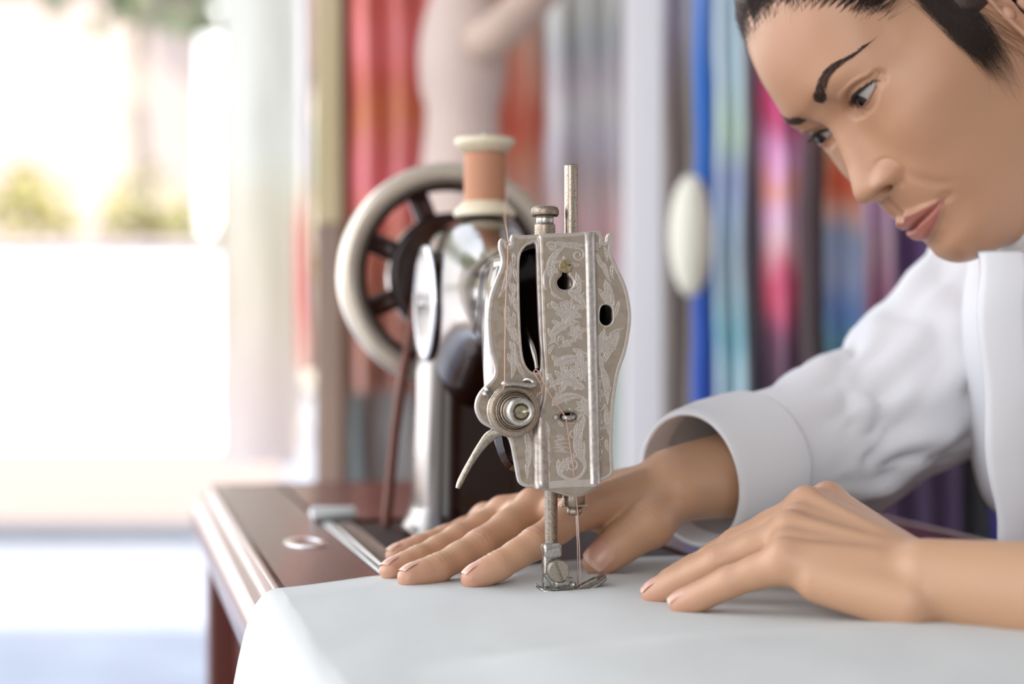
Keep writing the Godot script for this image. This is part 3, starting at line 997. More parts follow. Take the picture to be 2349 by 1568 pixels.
func sewing_machine() -> void:
	var root := thing("sewing_machine", "old dark brown sewing machine with an engraved silver faceplate and a spoked handwheel", "sewing machine", mach_xf)
	var enamel := mat(Color(0.135, 0.062, 0.042), 0.14)
	enamel.clearcoat_enabled = true
	enamel.clearcoat = 0.25
	enamel.metallic_specular = 0.4
	enamel.clearcoat_roughness = 0.04
	var bright := steel(Color(0.80, 0.78, 0.75), 0.22, 0.15, 5, 40.0)
	var worn := steel(Color(0.72, 0.67, 0.62), 0.3, 0.75, 8, 70.0)
	var dull := steel(Color(0.66, 0.60, 0.54), 0.36, 0.4, 12, 60.0)
	var dark := mat(Color(0.05, 0.025, 0.015), 0.6)

	var bed_paint := mat(Color(0.115, 0.055, 0.04), 0.5)
	bed_paint.metallic_specular = 0.3
	# body casting
	var arm := []
	for s in [[-0.016, -0.0115, 0.0235, 0.058, 0.160, 5.0], [-0.020, -0.0115, 0.0260, 0.055, 0.164, 5.0], [-0.042, -0.0115, 0.0255, 0.066, 0.164, 4.5],
			[-0.058, -0.011, 0.024, 0.088, 0.164, 3.6], [-0.075, -0.010, 0.0215, 0.106, 0.164, 3.0], [-0.105, -0.008, 0.0205, 0.113, 0.166, 2.6], [-0.14, -0.006, 0.0215, 0.112, 0.172, 2.5],
			[-0.17, -0.003, 0.025, 0.104, 0.181, 2.5], [-0.195, -0.001, 0.0285, 0.090, 0.189, 2.6], [-0.215, 0.0, 0.0305, 0.078, 0.1925, 2.7], [-0.25, 0.0, 0.031, 0.07, 0.193, 2.8], [-0.275, 0.0, 0.031, 0.07, 0.192, 2.8],
			[-0.293, 0.0, 0.028, 0.08, 0.188, 2.6], [-0.303, 0.0, 0.02, 0.1, 0.178, 2.4]]:
		arm.append(sect(s[0], s[1], s[2], s[3], s[4], s[5]))
	part("arm", loft(arm), enamel, root)
	var pil := []
	for s in [[0.0, 0.0385, 0.052], [0.004, 0.0385, 0.052], [0.010, 0.0355, 0.046], [0.02, 0.0335, 0.042], [0.05, 0.0325, 0.040], [0.08, 0.0312, 0.0385], [0.11, 0.0305, 0.0385], [0.14, 0.029, 0.036]]:
		var r := PackedVector3Array()
		for p in sect(0, 0, s[1], -s[2], s[2], 5.5, 64):
			r.append(Vector3(p.x, s[0], p.y - 0.253))
		pil.append(r)
	part("pillar", loft(pil), enamel, root)
	var bed := part("bed", boxed(Vector3(0.176, 0.018, 0.40), Vector3(0.008, -0.0105, -0.145), 0.0015), bed_paint, root)
	var trim_mat := mat(Color(0.88, 0.90, 0.90), 0.3, 0.7)
	part("edge_strip", boxed(Vector3(0.0062, 0.004, 0.385), Vector3(-0.0785, -0.0014, -0.145), 0.0010), trim_mat, bed)
	part("speckled_edge", boxed(Vector3(0.011, 0.002, 0.385), Vector3(-0.0685, -0.0007, -0.145), 0.0005), tri(_tex(mat(Color.WHITE, 0.5), noise_tex(0.05, [Color(0.25, 0.2, 0.17), Color(0.45, 0.37, 0.31), Color(0.62, 0.55, 0.48)], 4, 3, 256)), Vector3.ONE * 30), bed)
	part("hinge_bar", tube([Vector3(-0.088, 0.003, -0.352), Vector3(-0.087, 0.0035, -0.352), Vector3(-0.06, 0.0035, -0.352), Vector3(-0.058, 0.003, -0.352)], [0.003, 0.0058, 0.0058, 0.003], 14), trim_mat, bed)
	part("needle_plate", boxed(Vector3(0.05, 0.0014, 0.04), Vector3(0.0, -0.0008, 0.005), 0.0005), bright, bed)

	# round cover on the back of the arm
	var cover := part("back_cover", lathe([[0.0, 0.0], [0.0345, 0.0], [0.0352, 0.0008], [0.0348, 0.0022], [0.031, 0.003], [0.0302, 0.0024], [0.006, 0.0024], [0.0, 0.0024]]), mat(Color(0.84, 0.84, 0.86), 0.22, 1.0), root, Transform3D(Basis(Vector3(0, 0, 1), PI / 2), Vector3(-0.0305, 0.141, -0.238)))
	part("screw", lathe([[0.0, 0.0], [0.0032, 0.0], [0.0032, 0.0016], [0.002, 0.0024], [0.0, 0.0024]], 16), bright, cover, Transform3D(Basis(), Vector3(0, 0.0024, 0)))

	# handwheel
	var wheel := thing_part("handwheel", root, Transform3D(Basis(Vector3(1, 0, 0), PI / 2), Vector3(0.0045, 0.1624, -0.347)))
	var rim_mat := mat(Color(0.88, 0.84, 0.78), 0.28, 0.65)
	var wood_rim := mat(Color(0.20, 0.085, 0.04), 0.25)
	# local y runs along the shaft: -y is towards the lens after the turn
	part("rim", ring_lathe([[0.0612, -0.0075], [0.0625, -0.0095], [0.0655, -0.0125], [0.0715, -0.0125], [0.0745, -0.010], [0.0755, -0.004], [0.0755, 0.006], [0.0745, 0.0095], [0.0705, 0.0105], [0.0655, 0.0105], [0.0612, 0.007]], 72), rim_mat, wheel)
	part("inner_ring", ring_lathe([[0.0570, -0.006], [0.0580, -0.0075], [0.0620, -0.0075], [0.0620, 0.006], [0.0575, 0.006]], 72), wood_rim, wheel)
	for k in 8:
		var a := TAU * (k + 0.5) / 8.0
		var sp := rbox(Vector3(0.022, 0.010, 0.014), 0.003)
		part("spoke", sp, wood_rim, wheel, Transform3D(Basis(Vector3(0, 1, 0), -a), Vector3(cos(a) * 0.0490, -0.001, sin(a) * 0.0490)))
	part("hub", lathe([[0.0, -0.012], [0.016, -0.012], [0.018, -0.010], [0.036, -0.008], [0.0395, -0.010], [0.042, -0.008], [0.042, 0.005], [0.038, 0.008], [0.0, 0.008]], 48), enamel, wheel)
	part("pulley", lathe([[0.0, -0.034], [0.0225, -0.034], [0.0232, -0.032], [0.0205, -0.026], [0.0205, -0.024], [0.0232, -0.018], [0.0225, -0.012], [0.0, -0.012]], 40), enamel, wheel)
	part("stop_nut", lathe([[0.0, 0.008], [0.02, 0.008], [0.022, 0.01], [0.022, 0.02], [0.019, 0.023], [0.0, 0.023]], 40), bright, wheel)

	# pins and posts on top of the head
	var bar_x := L(1310, 450, 0.0).x
	var pres_x := L(1250, 500, 0.0).x
	part("needle_bar", tube([Vector3(bar_x, 0.062, 0), Vector3(bar_x, 0.193, 0), Vector3(bar_x, 0.2008, 0), Vector3(bar_x, 0.2016, 0)], [0.0032, 0.0032, 0.0032, 0.0027], 20), worn, root)
	var knob := thing_part("pressure_screw", root, Transform3D(Basis(), Vector3(pres_x, 0.165, 0)))
	var tp := [[0.0, -0.002], [0.0047, -0.002]]
	for k in 7:
		tp.append([0.0051, 0.0002 + k * 0.0012])
		tp.append([0.0046, 0.0008 + k * 0.0012])
	part("thread", lathe(tp + [[0.0043, 0.0085], [0.0, 0.0085]], 24), dull, knob)
	part("neck", lathe([[0.0, 0.008], [0.0042, 0.008], [0.0041, 0.0125], [0.0, 0.0125]], 24), bright, knob)
	var kn := []
	for lay in [[0.0, 0.0118], [0.0058, 0.0118], [0.0064, 0.013], [0.0065, 0.0145], [0.0060, 0.0160], [0.0045, 0.0167], [0.0, 0.0167]]:
		var r := PackedVector3Array()
		for k in 96:
			var a := TAU * k / 96
			var rr: float = lay[0] * (1.0 + (0.02 if k % 2 == 0 else -0.02) * (1.0 if lay[0] > 0.0055 else 0.0))
			r.append(Vector3(cos(a) * rr, lay[1], sin(a) * rr))
		kn.append(r)
	part("knurled_head", loft(kn), dull, knob)

	faceplate(root, enamel, bright, dull, dark)
	tension(root, bright, dull, worn)
	foot(root, bright, worn, dull)

	# drive belt round the pulley and down to the treadle
	var belt := thing("drive_belt", "brown round leather belt running from the handwheel down through the table", "belt", mach_xf)
	var c := Vector3(0.0045, 0.1624, -0.347 + 0.025)
	var path := []
	for p in [Vector3(-0.07, -0.16, c.z), Vector3(-0.055, -0.08, c.z), Vector3(-0.0425, 0.0, c.z), Vector3(-0.034, 0.08, c.z)]:
		path.append(p)
	for k in 9:
		var a := deg_to_rad(185 - k * 23.0)
		path.append(c + Vector3(cos(a), sin(a), 0) * 0.0235)
	for p in [Vector3(0.029, 0.08, c.z), Vector3(0.0375, 0.0, c.z), Vector3(0.05, -0.08, c.z), Vector3(0.065, -0.16, c.z)]:
		path.append(p)
	part("leather_cord", tube(curve(path, 4), 0.0034, 12), tri(_tex(mat(Color.WHITE, 0.45), noise_tex(0.03, [Color(0.33, 0.15, 0.09), Color(0.45, 0.22, 0.14)], 6, 3, 128)), Vector3.ONE * 30), belt)

func _tex(m: StandardMaterial3D, t: Texture2D) -> StandardMaterial3D:
	m.albedo_texture = t
	return m

func thing_part(called: String, parent: Node3D, xf: Transform3D) -> Node3D:
	var o := Node3D.new()
	o.name = called
	parent.add_child(o, true)
	o.transform = xf
	return o

func ring_lathe(prof: Array, seg := 48) -> MB:     # a closed profile that does not touch the axis
	var m := MB.new()
	var n := prof.size()
	var pts := PackedVector3Array()
	for k in seg + 1:
		var a := TAU * k / seg
		for p in prof:
			pts.append(Vector3(cos(a) * p[0], p[1], sin(a) * p[0]))
	m.grid(pts, n, seg + 1, true)
	return m.outward()

func faceplate(root: Node3D, enamel: Material, bright: Material, dull: Material, dark: Material) -> void:
	var ZF := 0.0150
	var place := func(x: float, y: float, z: float) -> Vector3:
		var p := L(x, y, ZF)
		return Vector3(p.x, p.y, z)
	var uvof := func(p: Vector2) -> Vector2:
		return Vector2((p.x - EX0) / EW, (p.y - EY0) / EH)
	var outline := smooth2([1145,554, 1151,546, 1158,548, 1163,553, 1164,560, 1168,563, 1171,558, 1171,548, 1175,538, 1187,537, 1199,539, 1240,537, 1310,534, 1374,529, 1381,537, 1384,546, 1383,552, 1387,555, 1391,551, 1391,544, 1395,537, 1402,534, 1408,540, 1407,554, 1403,570, 1408,592, 1424,627, 1438,659, 1446,694, 1449,726, 1446,758, 1437,806, 1422,850, 1413,899, 1408,953, 1406,1030, 1408,1079, 1404,1090, 1393,1098, 1373,1104, 1330,1106, 1279,1108, 1240,1113, 1226,1117, 1206,1117, 1193,1110, 1187,1098, 1180,1060, 1169,1010, 1150,990, 1122,980, 1103,967, 1091,942, 1092,918, 1103,896, 1125,873, 1134,857, 1133,836, 1122,795, 1118,733, 1123,685, 1131,656, 1143,627, 1150,605, 1150,590, 1145,570])
	var slot := smooth2([1206,566, 1219,559, 1229,561, 1232,640, 1236,740, 1240,800, 1240,845, 1231,853, 1218,850, 1205,832, 1198,796, 1194,733, 1192,637, 1194,588])
	var oval := smooth2([1378,708, 1384,700, 1396,700, 1404,708, 1405,722, 1405,734, 1398,744, 1386,745, 1377,736, 1376,722], 3)
	var guide := smooth2([1284,950, 1300,946, 1314,947, 1319,953, 1316,960, 1300,961, 1285,960], 3)
	# raised middle panel, its foot running into the column under the slot
	var panel := smooth2([1240,538, 1300,535, 1352,532, 1356,540, 1357,600, 1358,760, 1360,900, 1364,1040, 1371,1108, 1366,1119, 1344,1131, 1325,1138, 1302,1137, 1279,1131, 1262,1126, 1234,1121, 1229,1110, 1228,1040, 1229,985, 1234,950, 1243,915, 1247,870, 1246,845, 1241,760, 1237,640, 1235,560], 4)
	var key := smooth2([1287,628, 1285,634, 1277,642, 1276,652, 1282,661, 1293,664, 1304,661, 1310,652, 1308,641, 1301,633, 1299,626, 1299,612, 1293,606, 1287,612], 3)
	var plain := engraving([[outline, 8.5], [panel, 3.0], [slot, 6.0], [key, 3.5], [oval, 4.0]])
	var base := part("faceplate", plate_px(outline, [slot, oval, inset(ccw(key.duplicate()), -2.0), inset(ccw(guide.duplicate()), -2.0)], 0.0130, 0.0150, 0.0005, place, uvof), plain, root, Transform3D(), "engraved silver faceplate with scrolls and leaves")
	part("raised_panel", plate_px(panel, [key, guide], 0.0148, 0.0182, 0.0014, place, uvof), plain, base)
	# rounded fold along the right edge of the panel
	var fold_steel := steel(Color(0.80, 0.775, 0.755), 0.3, 0.12, 9, 25.0)
	var ridge := []
	var ridge_r := []
	for y in [533, 560, 620, 700, 800, 900, 1000, 1060, 1108]:
		ridge.append(place.call(1347 + (y - 534) * 0.022, y, 0.0153))
		ridge_r.append(0.0036)
	part("ridge", tube(ridge, ridge_r, 28), fold_steel, base)
	# rounded column at the left of the panel's foot
	var col := []
	var col_r := []
	for c in [[938, 0.0008], [946, 0.0026], [960, 0.0038], [1000, 0.0042], [1050, 0.0043], [1100, 0.0044], [1119, 0.0044]]:
		col.append(place.call(1241 + (c[0] - 955) * 0.012, c[0], 0.0146))
		col_r.append(c[1])
	part("column", tube(col, col_r, 28), steel(Color(0.74, 0.70, 0.67), 0.28, 0.4, 10, 22.0), base)
	# hollow head casting behind the plate
	var shell := smooth2([1184, 578, 1240, 556, 1378, 556, 1396, 600, 1420, 660, 1428, 730, 1416, 800, 1396, 880, 1390, 1000, 1384, 1088, 1300, 1096, 1225, 1094, 1212, 1040, 1196, 960, 1180, 900, 1174, 840, 1168, 780, 1166, 720, 1172, 655, 1182, 615], 4)
	part("head_casting", plate_px(shell, [inset(ccw(shell.duplicate()), 11.0)], -0.030, 0.0130, 0.0004, place, uvof), enamel, root)
	# cross-head screw in the keyhole
	var scr := thing_part("screw", base, Transform3D(Basis(Vector3(1, 0, 0), PI / 2), place.call(1293, 611, 0.0178)))
	var brass := steel(Color(0.72, 0.66, 0.52), 0.35, 0.35, 15, 60.0)
	part("screw_head", lathe([[0.0, 0.0], [0.0031, 0.0], [0.0031, 0.0007], [0.0, 0.0007]], 24), brass, scr)
	part("screw_top", slotted(0.0030, 0.0012, 0.0008, true, 0.25), brass, scr, Transform3D(Basis(), Vector3(0, 0.0006, 0)))
	# take-up lever in the slot
	var lev := []
	for p in [[1208, 752, 0.004], [1214, 775, 0.011], [1222, 800, 0.0155], [1228, 825, 0.0175], [1231, 845, 0.018]]:
		var q := L(p[0], p[1], p[2])
		lev.append(q)
	var lev_path := curve(lev, 5)
	var lev_r := []
	for k in lev_path.size():
		lev_r.append(0.0007 + 0.0006 * sin(PI * clampf(k / 18.0, 0.0, 0.9)))
	part("take_up_lever", tube(lev_path, lev_r, 14), mat(Color(0.68, 0.65, 0.62), 0.3, 1.0), root)
	# thread guide wire and stud below the slot
	var gw := []
	for p in [[1292, 955, 0.0165], [1294, 957, 0.0195], [1303, 958, 0.0202], [1313, 957, 0.0195], [1316, 954, 0.0165]]:
		gw.append(L(p[0], p[1], p[2]))
	part("thread_guide", tube(curve(gw, 4), 0.0011, 12), bright, base)
	part("stud", lathe([[0.0, 0.0], [0.0016, 0.0], [0.0014, 0.0012], [0.0, 0.0018]], 14), bright, base, Transform3D(Basis(Vector3(1, 0, 0), PI / 2), place.call(1271, 956, 0.0181)))

# plate() with the outline in photograph pixels and edge rounding in metres
func plate_px(outline: PackedVector2Array, holes: Array, z0: float, z1: float, bev: float, place: Callable, uvof: Callable) -> MB:
	var k := bev / 0.0002      # pixels
	var m := plate(outline, holes, z0, z1, k, func(x: float, y: float, z: float) -> Vector3:
		var zz := z
		if z > z1 + 1e-6 or z < z0 - 1e-6:
			zz = z1 + (z - z1) * 0.0002
		return place.call(x, y, zz), uvof)
	return m

func tension(root: Node3D, bright: Material, dull: Material, worn: Material) -> void:
	var c := L(1176, 941, 0.0165)
	var t := thing_part("tension_dial", root, Transform3D(Basis(Vector3(1, 0, 0), PI / 2) * Basis(), c))
	# axis y points to the lens, slightly right: the parts step towards the camera
	t.transform.basis = Basis(Vector3(1, 0, 0), PI / 2)
	part("back_disc", lathe([[0.0, -0.0010], [0.0119, -0.0010], [0.0124, 0.0002], [0.0118, 0.0012], [0.0, 0.0014]], 40), bright, t)
	part("front_disc", lathe([[0.0, 0.0018], [0.0112, 0.0018], [0.0121, 0.0032], [0.0117, 0.0042], [0.0094, 0.0047], [0.0090, 0.0036], [0.0, 0.0036]], 40), dull, t)
	for k in 3:
		part("coil", ring_lathe(coil_prof(0.0078 - k * 0.0011, 0.0046 + k * 0.0010, 0.0006), 32), dull, t)
	part("spring_cup", ring_lathe([[0.0084, 0.0036], [0.0090, 0.0036], [0.0092, 0.0056], [0.0086, 0.0060]], 36), dull, t)
	var nut := part("nut", lathe([[0.0, 0.004], [0.0058, 0.004], [0.0058, 0.0105], [0.0064, 0.0112], [0.0064, 0.0162], [0.0058, 0.0172], [0.0038, 0.0172], [0.0036, 0.0150], [0.0, 0.0150]], 36), bright, t)
	part("post", slotted(0.0029, 0.0022, 0.0010, false, 0.15), steel(Color(0.66, 0.62, 0.50), 0.35, 0.3, 17, 60.0), nut, Transform3D(Basis(), Vector3(0, 0.0155, 0)))
	# thread bar over the discs
	var bar := []
	for p in [[1156, 882, 0.021], [1158, 879, 0.0225], [1185, 881, 0.0225], [1215, 884, 0.0225], [1224, 884, 0.0215], [1224, 876, 0.020], [1214, 870, 0.0185], [1204, 872, 0.017], [1202, 878, 0.0158]]:
		bar.append(L(p[0], p[1], p[2]))
	part("thread_bar", tube(curve(bar, 5), 0.00115, 12), bright, root)
	for p in [[1116, 893], [1112, 903]]:
		part("stop_pin", lathe([[0.0, 0.0], [0.0014, 0.0], [0.0013, 0.0026], [0.0, 0.0032]], 14), bright, root, Transform3D(Basis(Vector3(1, 0, 0), PI / 2), L(p[0], p[1], 0.0150)))
	# presser lifter: the curved lever at the back
	var spine := []
	for p in [[1172, 992, 0.009, 7.0, 4.0], [1148, 990, 0.008, 10.0, 4.0], [1124, 1000, 0.006, 13.0, 4.0], [1103, 1024, 0.004, 10.0, 4.5], [1083, 1054, 0.002, 7.5, 5.0], [1067, 1082, 0.001, 7.0, 5.5], [1055, 1106, 0.001, 6.5, 5.5], [1049, 1120, 0.001, 4.0, 4.0]]:
		var q := L(p[0], p[1], p[2])
		spine.append([q, p[3] * 0.0002, p[4] * 0.0004])
	var rings := []
	for i in spine.size():
		var a: Vector3 = spine[maxi(i - 1, 0)][0]
		var b: Vector3 = spine[mini(i + 1, spine.size() - 1)][0]
		var tt := (b - a).normalized()
		var side := tt.cross(Vector3(0, 0, 1)).normalized()
		var dep := side.cross(tt).normalized()
		var ring := PackedVector3Array()
		for k in 16:
			var an := TAU * k / 16
			ring.append(spine[i][0] + side * signf(cos(an)) * pow(absf(cos(an)), 0.7) * spine[i][1] + dep * signf(sin(an)) * pow(absf(sin(an)), 0.7) * spine[i][2])
		rings.append(ring)
	var fine := []
	for k in 16:
		var line := []
		for r in rings:
			line.append(r[k])
		fine.append(curve(line, 4))
	var rr := []
	for j in fine[0].size():
		var ring := PackedVector3Array()
		for k in 16:
			ring.append(fine[k][j])
		rr.append(ring)
	part("presser_lifter", loft(rr), steel(Color(0.62, 0.58, 0.53), 0.24, 0.5, 21, 40.0), root)

# a screw top cut by a slot (or a cross), axis y: separate segments with a real gap between them
func slotted(r: float, h: float, w: float, cross := false, turn := 0.0) -> MB:
	var pieces := [disc2(0, 0, r, r, 36)]
	for k in (2 if cross else 1):
		var a := turn + k * PI / 2
		var d := Vector2(cos(a), sin(a))
		var s := Vector2(-d.y, d.x) * w / 2
		var l: float = r * (0.72 if cross else 1.5)
		var cut := PackedVector2Array([d * l + s, -d * l + s, -d * l - s, d * l - s])
		var next := []
		for p in pieces:
			next.append_array(Geometry2D.clip_polygons(p, cut))
		pieces = next
	if cross:      # the cross does not reach the rim: split at its arms so that every piece is simple
		pieces = []
		for q in 4:
			var poly := PackedVector2Array()
			var a0 := turn + q * PI / 2
			var u := Vector2(cos(a0), sin(a0))
			var v := Vector2(-u.y, u.x)
			poly.append(u * w / 2 + v * w / 2)
			poly.append(u * r * 0.72 + v * w / 2)
			poly.append(u * r * 0.72 + v * 0.00001)
			for k in 9:
				var t := a0 + PI / 2 * k / 8.0
				poly.append(Vector2(cos(t), sin(t)) * r)
			poly.append(v * r * 0.72 + u * 0.00001)
			poly.append(v * r * 0.72 + u * w / 2)
			pieces.append(poly)
	var m := MB.new()
	for p in pieces:
		m.add(plate(p, [], 0.0, h, r * 0.05, func(x: float, y: float, z: float) -> Vector3: return Vector3(x, z, -y)))
	return m

func coil_prof(r: float, y: float, w: float) -> Array:
	var out := []
	for k in 8:
		out.append([r + cos(TAU * k / 8) * w, y + sin(TAU * k / 8) * w])
	return out

func foot(root: Node3D, bright: Material, worn: Material, dull: Material) -> void:
	var px := L(1264, 1200, 0.0).x
	part("presser_bar", tube([Vector3(px, 0.018, 0), Vector3(px, 0.019, 0), Vector3(px, 0.07, 0)], [0.0027, 0.0031, 0.0031], 20), steel(Color(0.62, 0.57, 0.52), 0.25, 0.5, 23, 60.0), root)
	var ft := thing_part("presser_foot", root, Transform3D(Basis(), Vector3(px, 0, 0)))
	var iron := steel(Color(0.74, 0.73, 0.71), 0.2, 0.2, 25, 50.0)
	part("shank", boxed(Vector3(0.0088, 0.0068, 0.0088), Vector3(0.0, 0.0205, 0.0), 0.0012), iron, ft)
	part("shank_leg", boxed(Vector3(0.0070, 0.016, 0.0050), Vector3(-0.0004, 0.0105, -0.001), 0.0012), iron, ft)
	var sc := thing_part("clamp_screw", ft, Transform3D(Basis(Vector3(1, 0, 0), PI / 2) * Basis(Vector3(0, 1, 0), 0.35), Vector3(0.0020, 0.0112, 0.0035)))
	var rings := []
	for lay in [[0.0, 0.0], [0.0050, 0.0], [0.0053, 0.0006], [0.0053, 0.0026], [0.0050, 0.0028], [0.0, 0.0028]]:
		var r := PackedVector3Array()
		for k in 72:
			var a := TAU * k / 72
			var rr: float = lay[0] * (1.0 + (0.025 if k % 2 == 0 else -0.02) * (1.0 if lay[0] > 0.0049 else 0.0))
			r.append(Vector3(cos(a) * rr, lay[1], sin(a) * rr))
		rings.append(r)
	part("screw_head", loft(rings), steel(Color(0.66, 0.62, 0.55), 0.35, 0.7, 27, 90.0), sc)
	part("screw_top", slotted(0.0050, 0.0012, 0.0011, false, PI / 2), steel(Color(0.70, 0.67, 0.62), 0.35, 0.6, 28, 90.0), sc, Transform3D(Basis(), Vector3(0, 0.0025, 0)))
	# hinge block and sole with a turned-up toe
	part("hinge", MB.new().add(boxed(Vector3(0.0104, 0.0046, 0.0068), Vector3(0.0062, 0.0050, 0.0012), 0.0014)).add(boxed(Vector3(0.003, 0.008, 0.005), Vector3(-0.0004, 0.0066, 0.0), 0.0008), Transform3D(Basis(Vector3(0, 0, 1), 0.7), Vector3(0.004, 0.002, 0))), iron, ft)
	part("hinge_pin", tube([Vector3(0.0088, 0.0048, 0.0040), Vector3(0.0088, 0.0048, 0.0052)], 0.0013, 14), bright, ft)
	var sole := []
	for s in [[-0.0068, 0.0040, 0.0030, 0.0008], [-0.0062, 0.0030, 0.0042, 0.0010], [-0.0048, 0.0020, 0.0056, 0.0011], [-0.001, 0.0014, 0.0062, 0.0012], [0.010, 0.0014, 0.0064, 0.0012], [0.0165, 0.0020, 0.0064, 0.0011], [0.0205, 0.0040, 0.0060, 0.0011], [0.0250, 0.0068, 0.0052, 0.0010], [0.0262, 0.0076, 0.0046, 0.0006]]:
		var r := PackedVector3Array()
		for q in [[-1, -1], [-1.06, 0], [-1, 1], [0, 1.05], [1, 1], [1.06, 0], [1, -1], [0, -1.05]]:
			r.append(Vector3(s[0], s[1] + q[1] * s[3], 0.001 + q[0] * s[2]))
		sole.append(r)
	part("sole", loft(sole), iron, ft)
	part("sole_groove", boxed(Vector3(0.0095, 0.0016, 0.0040), Vector3.ZERO, 0.0004), iron, ft, Transform3D(Basis(Vector3(0, 0, 1), 0.42), Vector3(0.0175, 0.0046, 0.0012)))
	# needle clamp and needle
	var nx := L(1318, 1150, 0.0).x
	var nc := thing_part("needle_clamp", root, Transform3D(Basis(), Vector3(nx, 0, 0)))
	part("clamp_body", lathe([[0.0, 0.0400], [0.0036, 0.0400], [0.0054, 0.0412], [0.0056, 0.0440], [0.0056, 0.0482], [0.0050, 0.0490], [0.0, 0.0492]], 6), dull, nc, Transform3D(Basis(Vector3(0, 1, 0), 0.3), Vector3.ZERO))
	part("clamp_end", lathe([[0.0, 0.0366], [0.0028, 0.0366], [0.0036, 0.0376], [0.0036, 0.0402], [0.0, 0.0402]], 20), dull, nc)
	part("clamp_thumb_screw", tube([Vector3(-0.0082, 0.0462, 0.0), Vector3(-0.004, 0.0462, 0.0)], 0.0016, 12), dull, nc)
	var wire := []
	for k in 13:
		var a := deg_to_rad(150 + k * 25.0)
		wire.append(Vector3(cos(a) * 0.0064, 0.0408 + 0.0006 * sin(a), sin(a) * 0.0060))
	wire = [Vector3(-0.0058, 0.0475, 0.003), Vector3(-0.0066, 0.0440, 0.0032)] + wire
	part("thread_loop", tube(curve(wire, 3), 0.0004, 8), bright, nc)
	part("needle", tube([Vector3(0.0012, 0.040, 0.0), Vector3(0.0014, 0.022, 0.0), Vector3(0.0017, 0.004, 0.0), Vector3(0.0018, 0.0006, 0.0)], [0.0008, 0.00042, 0.0004, 0.0002], 10), mat(Color(0.8, 0.78, 0.76), 0.15, 1.0), nc)

func spool_and_thread() -> void:
	var sx := L(1112, 497, -0.222)
	var at := mach_xf * Vector3(sx.x, 0.1925, -0.222)
	part("spool_pin", lathe([[0.0, 0.0], [0.0022, 0.0], [0.0022, 0.052], [0.0012, 0.0545], [0.0, 0.055]], 14), mat(Color(0.75, 0.72, 0.68), 0.25, 1.0), get_node("sewing_machine"), Transform3D(Basis(), Vector3(sx.x, 0.188, -0.222)))
	var s := thing("thread_spool", "cream wooden spool wound with peach pink thread standing on the sewing machine", "spool", Transform3D(Basis(), at))
	var wood := tri(_tex(mat(Color.WHITE, 0.5), noise_tex(0.02, [Color(0.86, 0.80, 0.68), Color(0.93, 0.89, 0.79)], 31, 3, 128)), Vector3(20, 60, 20))
	part("lower_flange", ring_lathe([[0.0026, 0.0], [0.0178, 0.0], [0.0186, 0.001], [0.0186, 0.0028], [0.0178, 0.0042], [0.0128, 0.0095], [0.0026, 0.0095]], 48), wood, s)
	part("upper_flange", ring_lathe([[0.0026, 0.0385], [0.0128, 0.0385], [0.0172, 0.0428], [0.0180, 0.0440], [0.0180, 0.0462], [0.0172, 0.0472], [0.0026, 0.0472]], 48), wood, s)
	var prof := [[0.003, 0.0090], [0.0122, 0.0090]]
	for k in 30:
		prof.append([0.0126, 0.0095 + k * 0.00097])
		prof.append([0.0122, 0.0100 + k * 0.00097])
	prof.append([0.003, 0.0388])
	part("wound_thread", ring_lathe(prof, 40), mat(Color(0.77, 0.55, 0.43), 0.75), s)
	# the thread from the spool to the needle
	var pink := mat(Color(0.85, 0.68, 0.61), 0.8)
	var pts := []
	var sp := Vector3(sx.x, 0.1925 + 0.03, -0.222)
	pts.append(sp + Vector3(0.0128, 0.0, 0.0))
	pts.append(sp + Vector3(0.0132, -0.010, 0.006))
	pts.append(L(1158, 500, -0.10))
	pts.append(L(1167, 557, 0.0155))
	pts.append(L(1166, 562, 0.0160))
	pts.append(L(1160, 700, 0.0195))
	pts.append(L(1158, 800, 0.0205))
	pts.append(L(1158, 880, 0.0240))
	pts.append(L(1152, 900, 0.0190))
	pts.append(L(1136, 942, 0.0183))
	pts.append(L(1150, 980, 0.0183))
	pts.append(L(1195, 985, 0.0183))
	pts.append(L(1222, 945, 0.0183))
	pts.append(L(1232, 905, 0.0190))
	pts.append(L(1243, 898, 0.0190))
	pts.append(L(1240, 880, 0.0195))
	pts.append(L(1224, 852, 0.0190))
	pts.append(L(1229, 846, 0.0200))
	pts.append(L(1236, 852, 0.0200))
	pts.append(L(1262, 905, 0.0200))
	pts.append(L(1293, 949, 0.0200))
	pts.append(L(1299, 962, 0.0210))
	pts.append(L(1306, 1010, 0.0200))
	pts.append(L(1316, 1080, 0.0195))
	pts.append(L(1322, 1140, 0.0120))
	pts.append(L(1325, 1172, 0.0060))
	pts.append(L(1329, 1250, 0.0020))
	pts.append(L(1332, 1345, 0.0010))
	var fine := []
	for i in pts.size() - 1:
		for k in 4:
			fine.append(pts[i].lerp(pts[i + 1], k / 4.0))
	fine.append(pts[-1])
	var t := part("sewing_thread", tube(fine, 0.00026, 6), pink)
	t.transform = mach_xf
	tag(t, "thin peach pink thread running from the spool over the faceplate to the needle", "thread")
	# loose tail of thread behind the foot
	var tail := []
	for p in [[1246, 1333], [1225, 1334], [1190, 1340], [1150, 1346]]:
		tail.append(G(p[0], p[1], 0.0022))
	var tl := part("thread_tail", tube(curve(tail, 4), 0.00024, 6), pink)
	tag(tl, "short loose pink thread end lying on the cloth behind the presser foot", "thread")

# ------------------------------------------------------------------ the tailor
# head axes in millimetres: x to her left (towards the lens), y up, z forward; origin between the ears at eye height
const HS := 0.00091
var head_xf := Transform3D()
var h_cols := PackedFloat32Array()       # angles round the head
var h_rows := PackedFloat32Array()       # heights
var h_pos := PackedVector3Array()
const EYE := Vector3(30.0, 0.6, 66.8)   # her left eye; the right one is mirrored
const EYE_R := 12.0

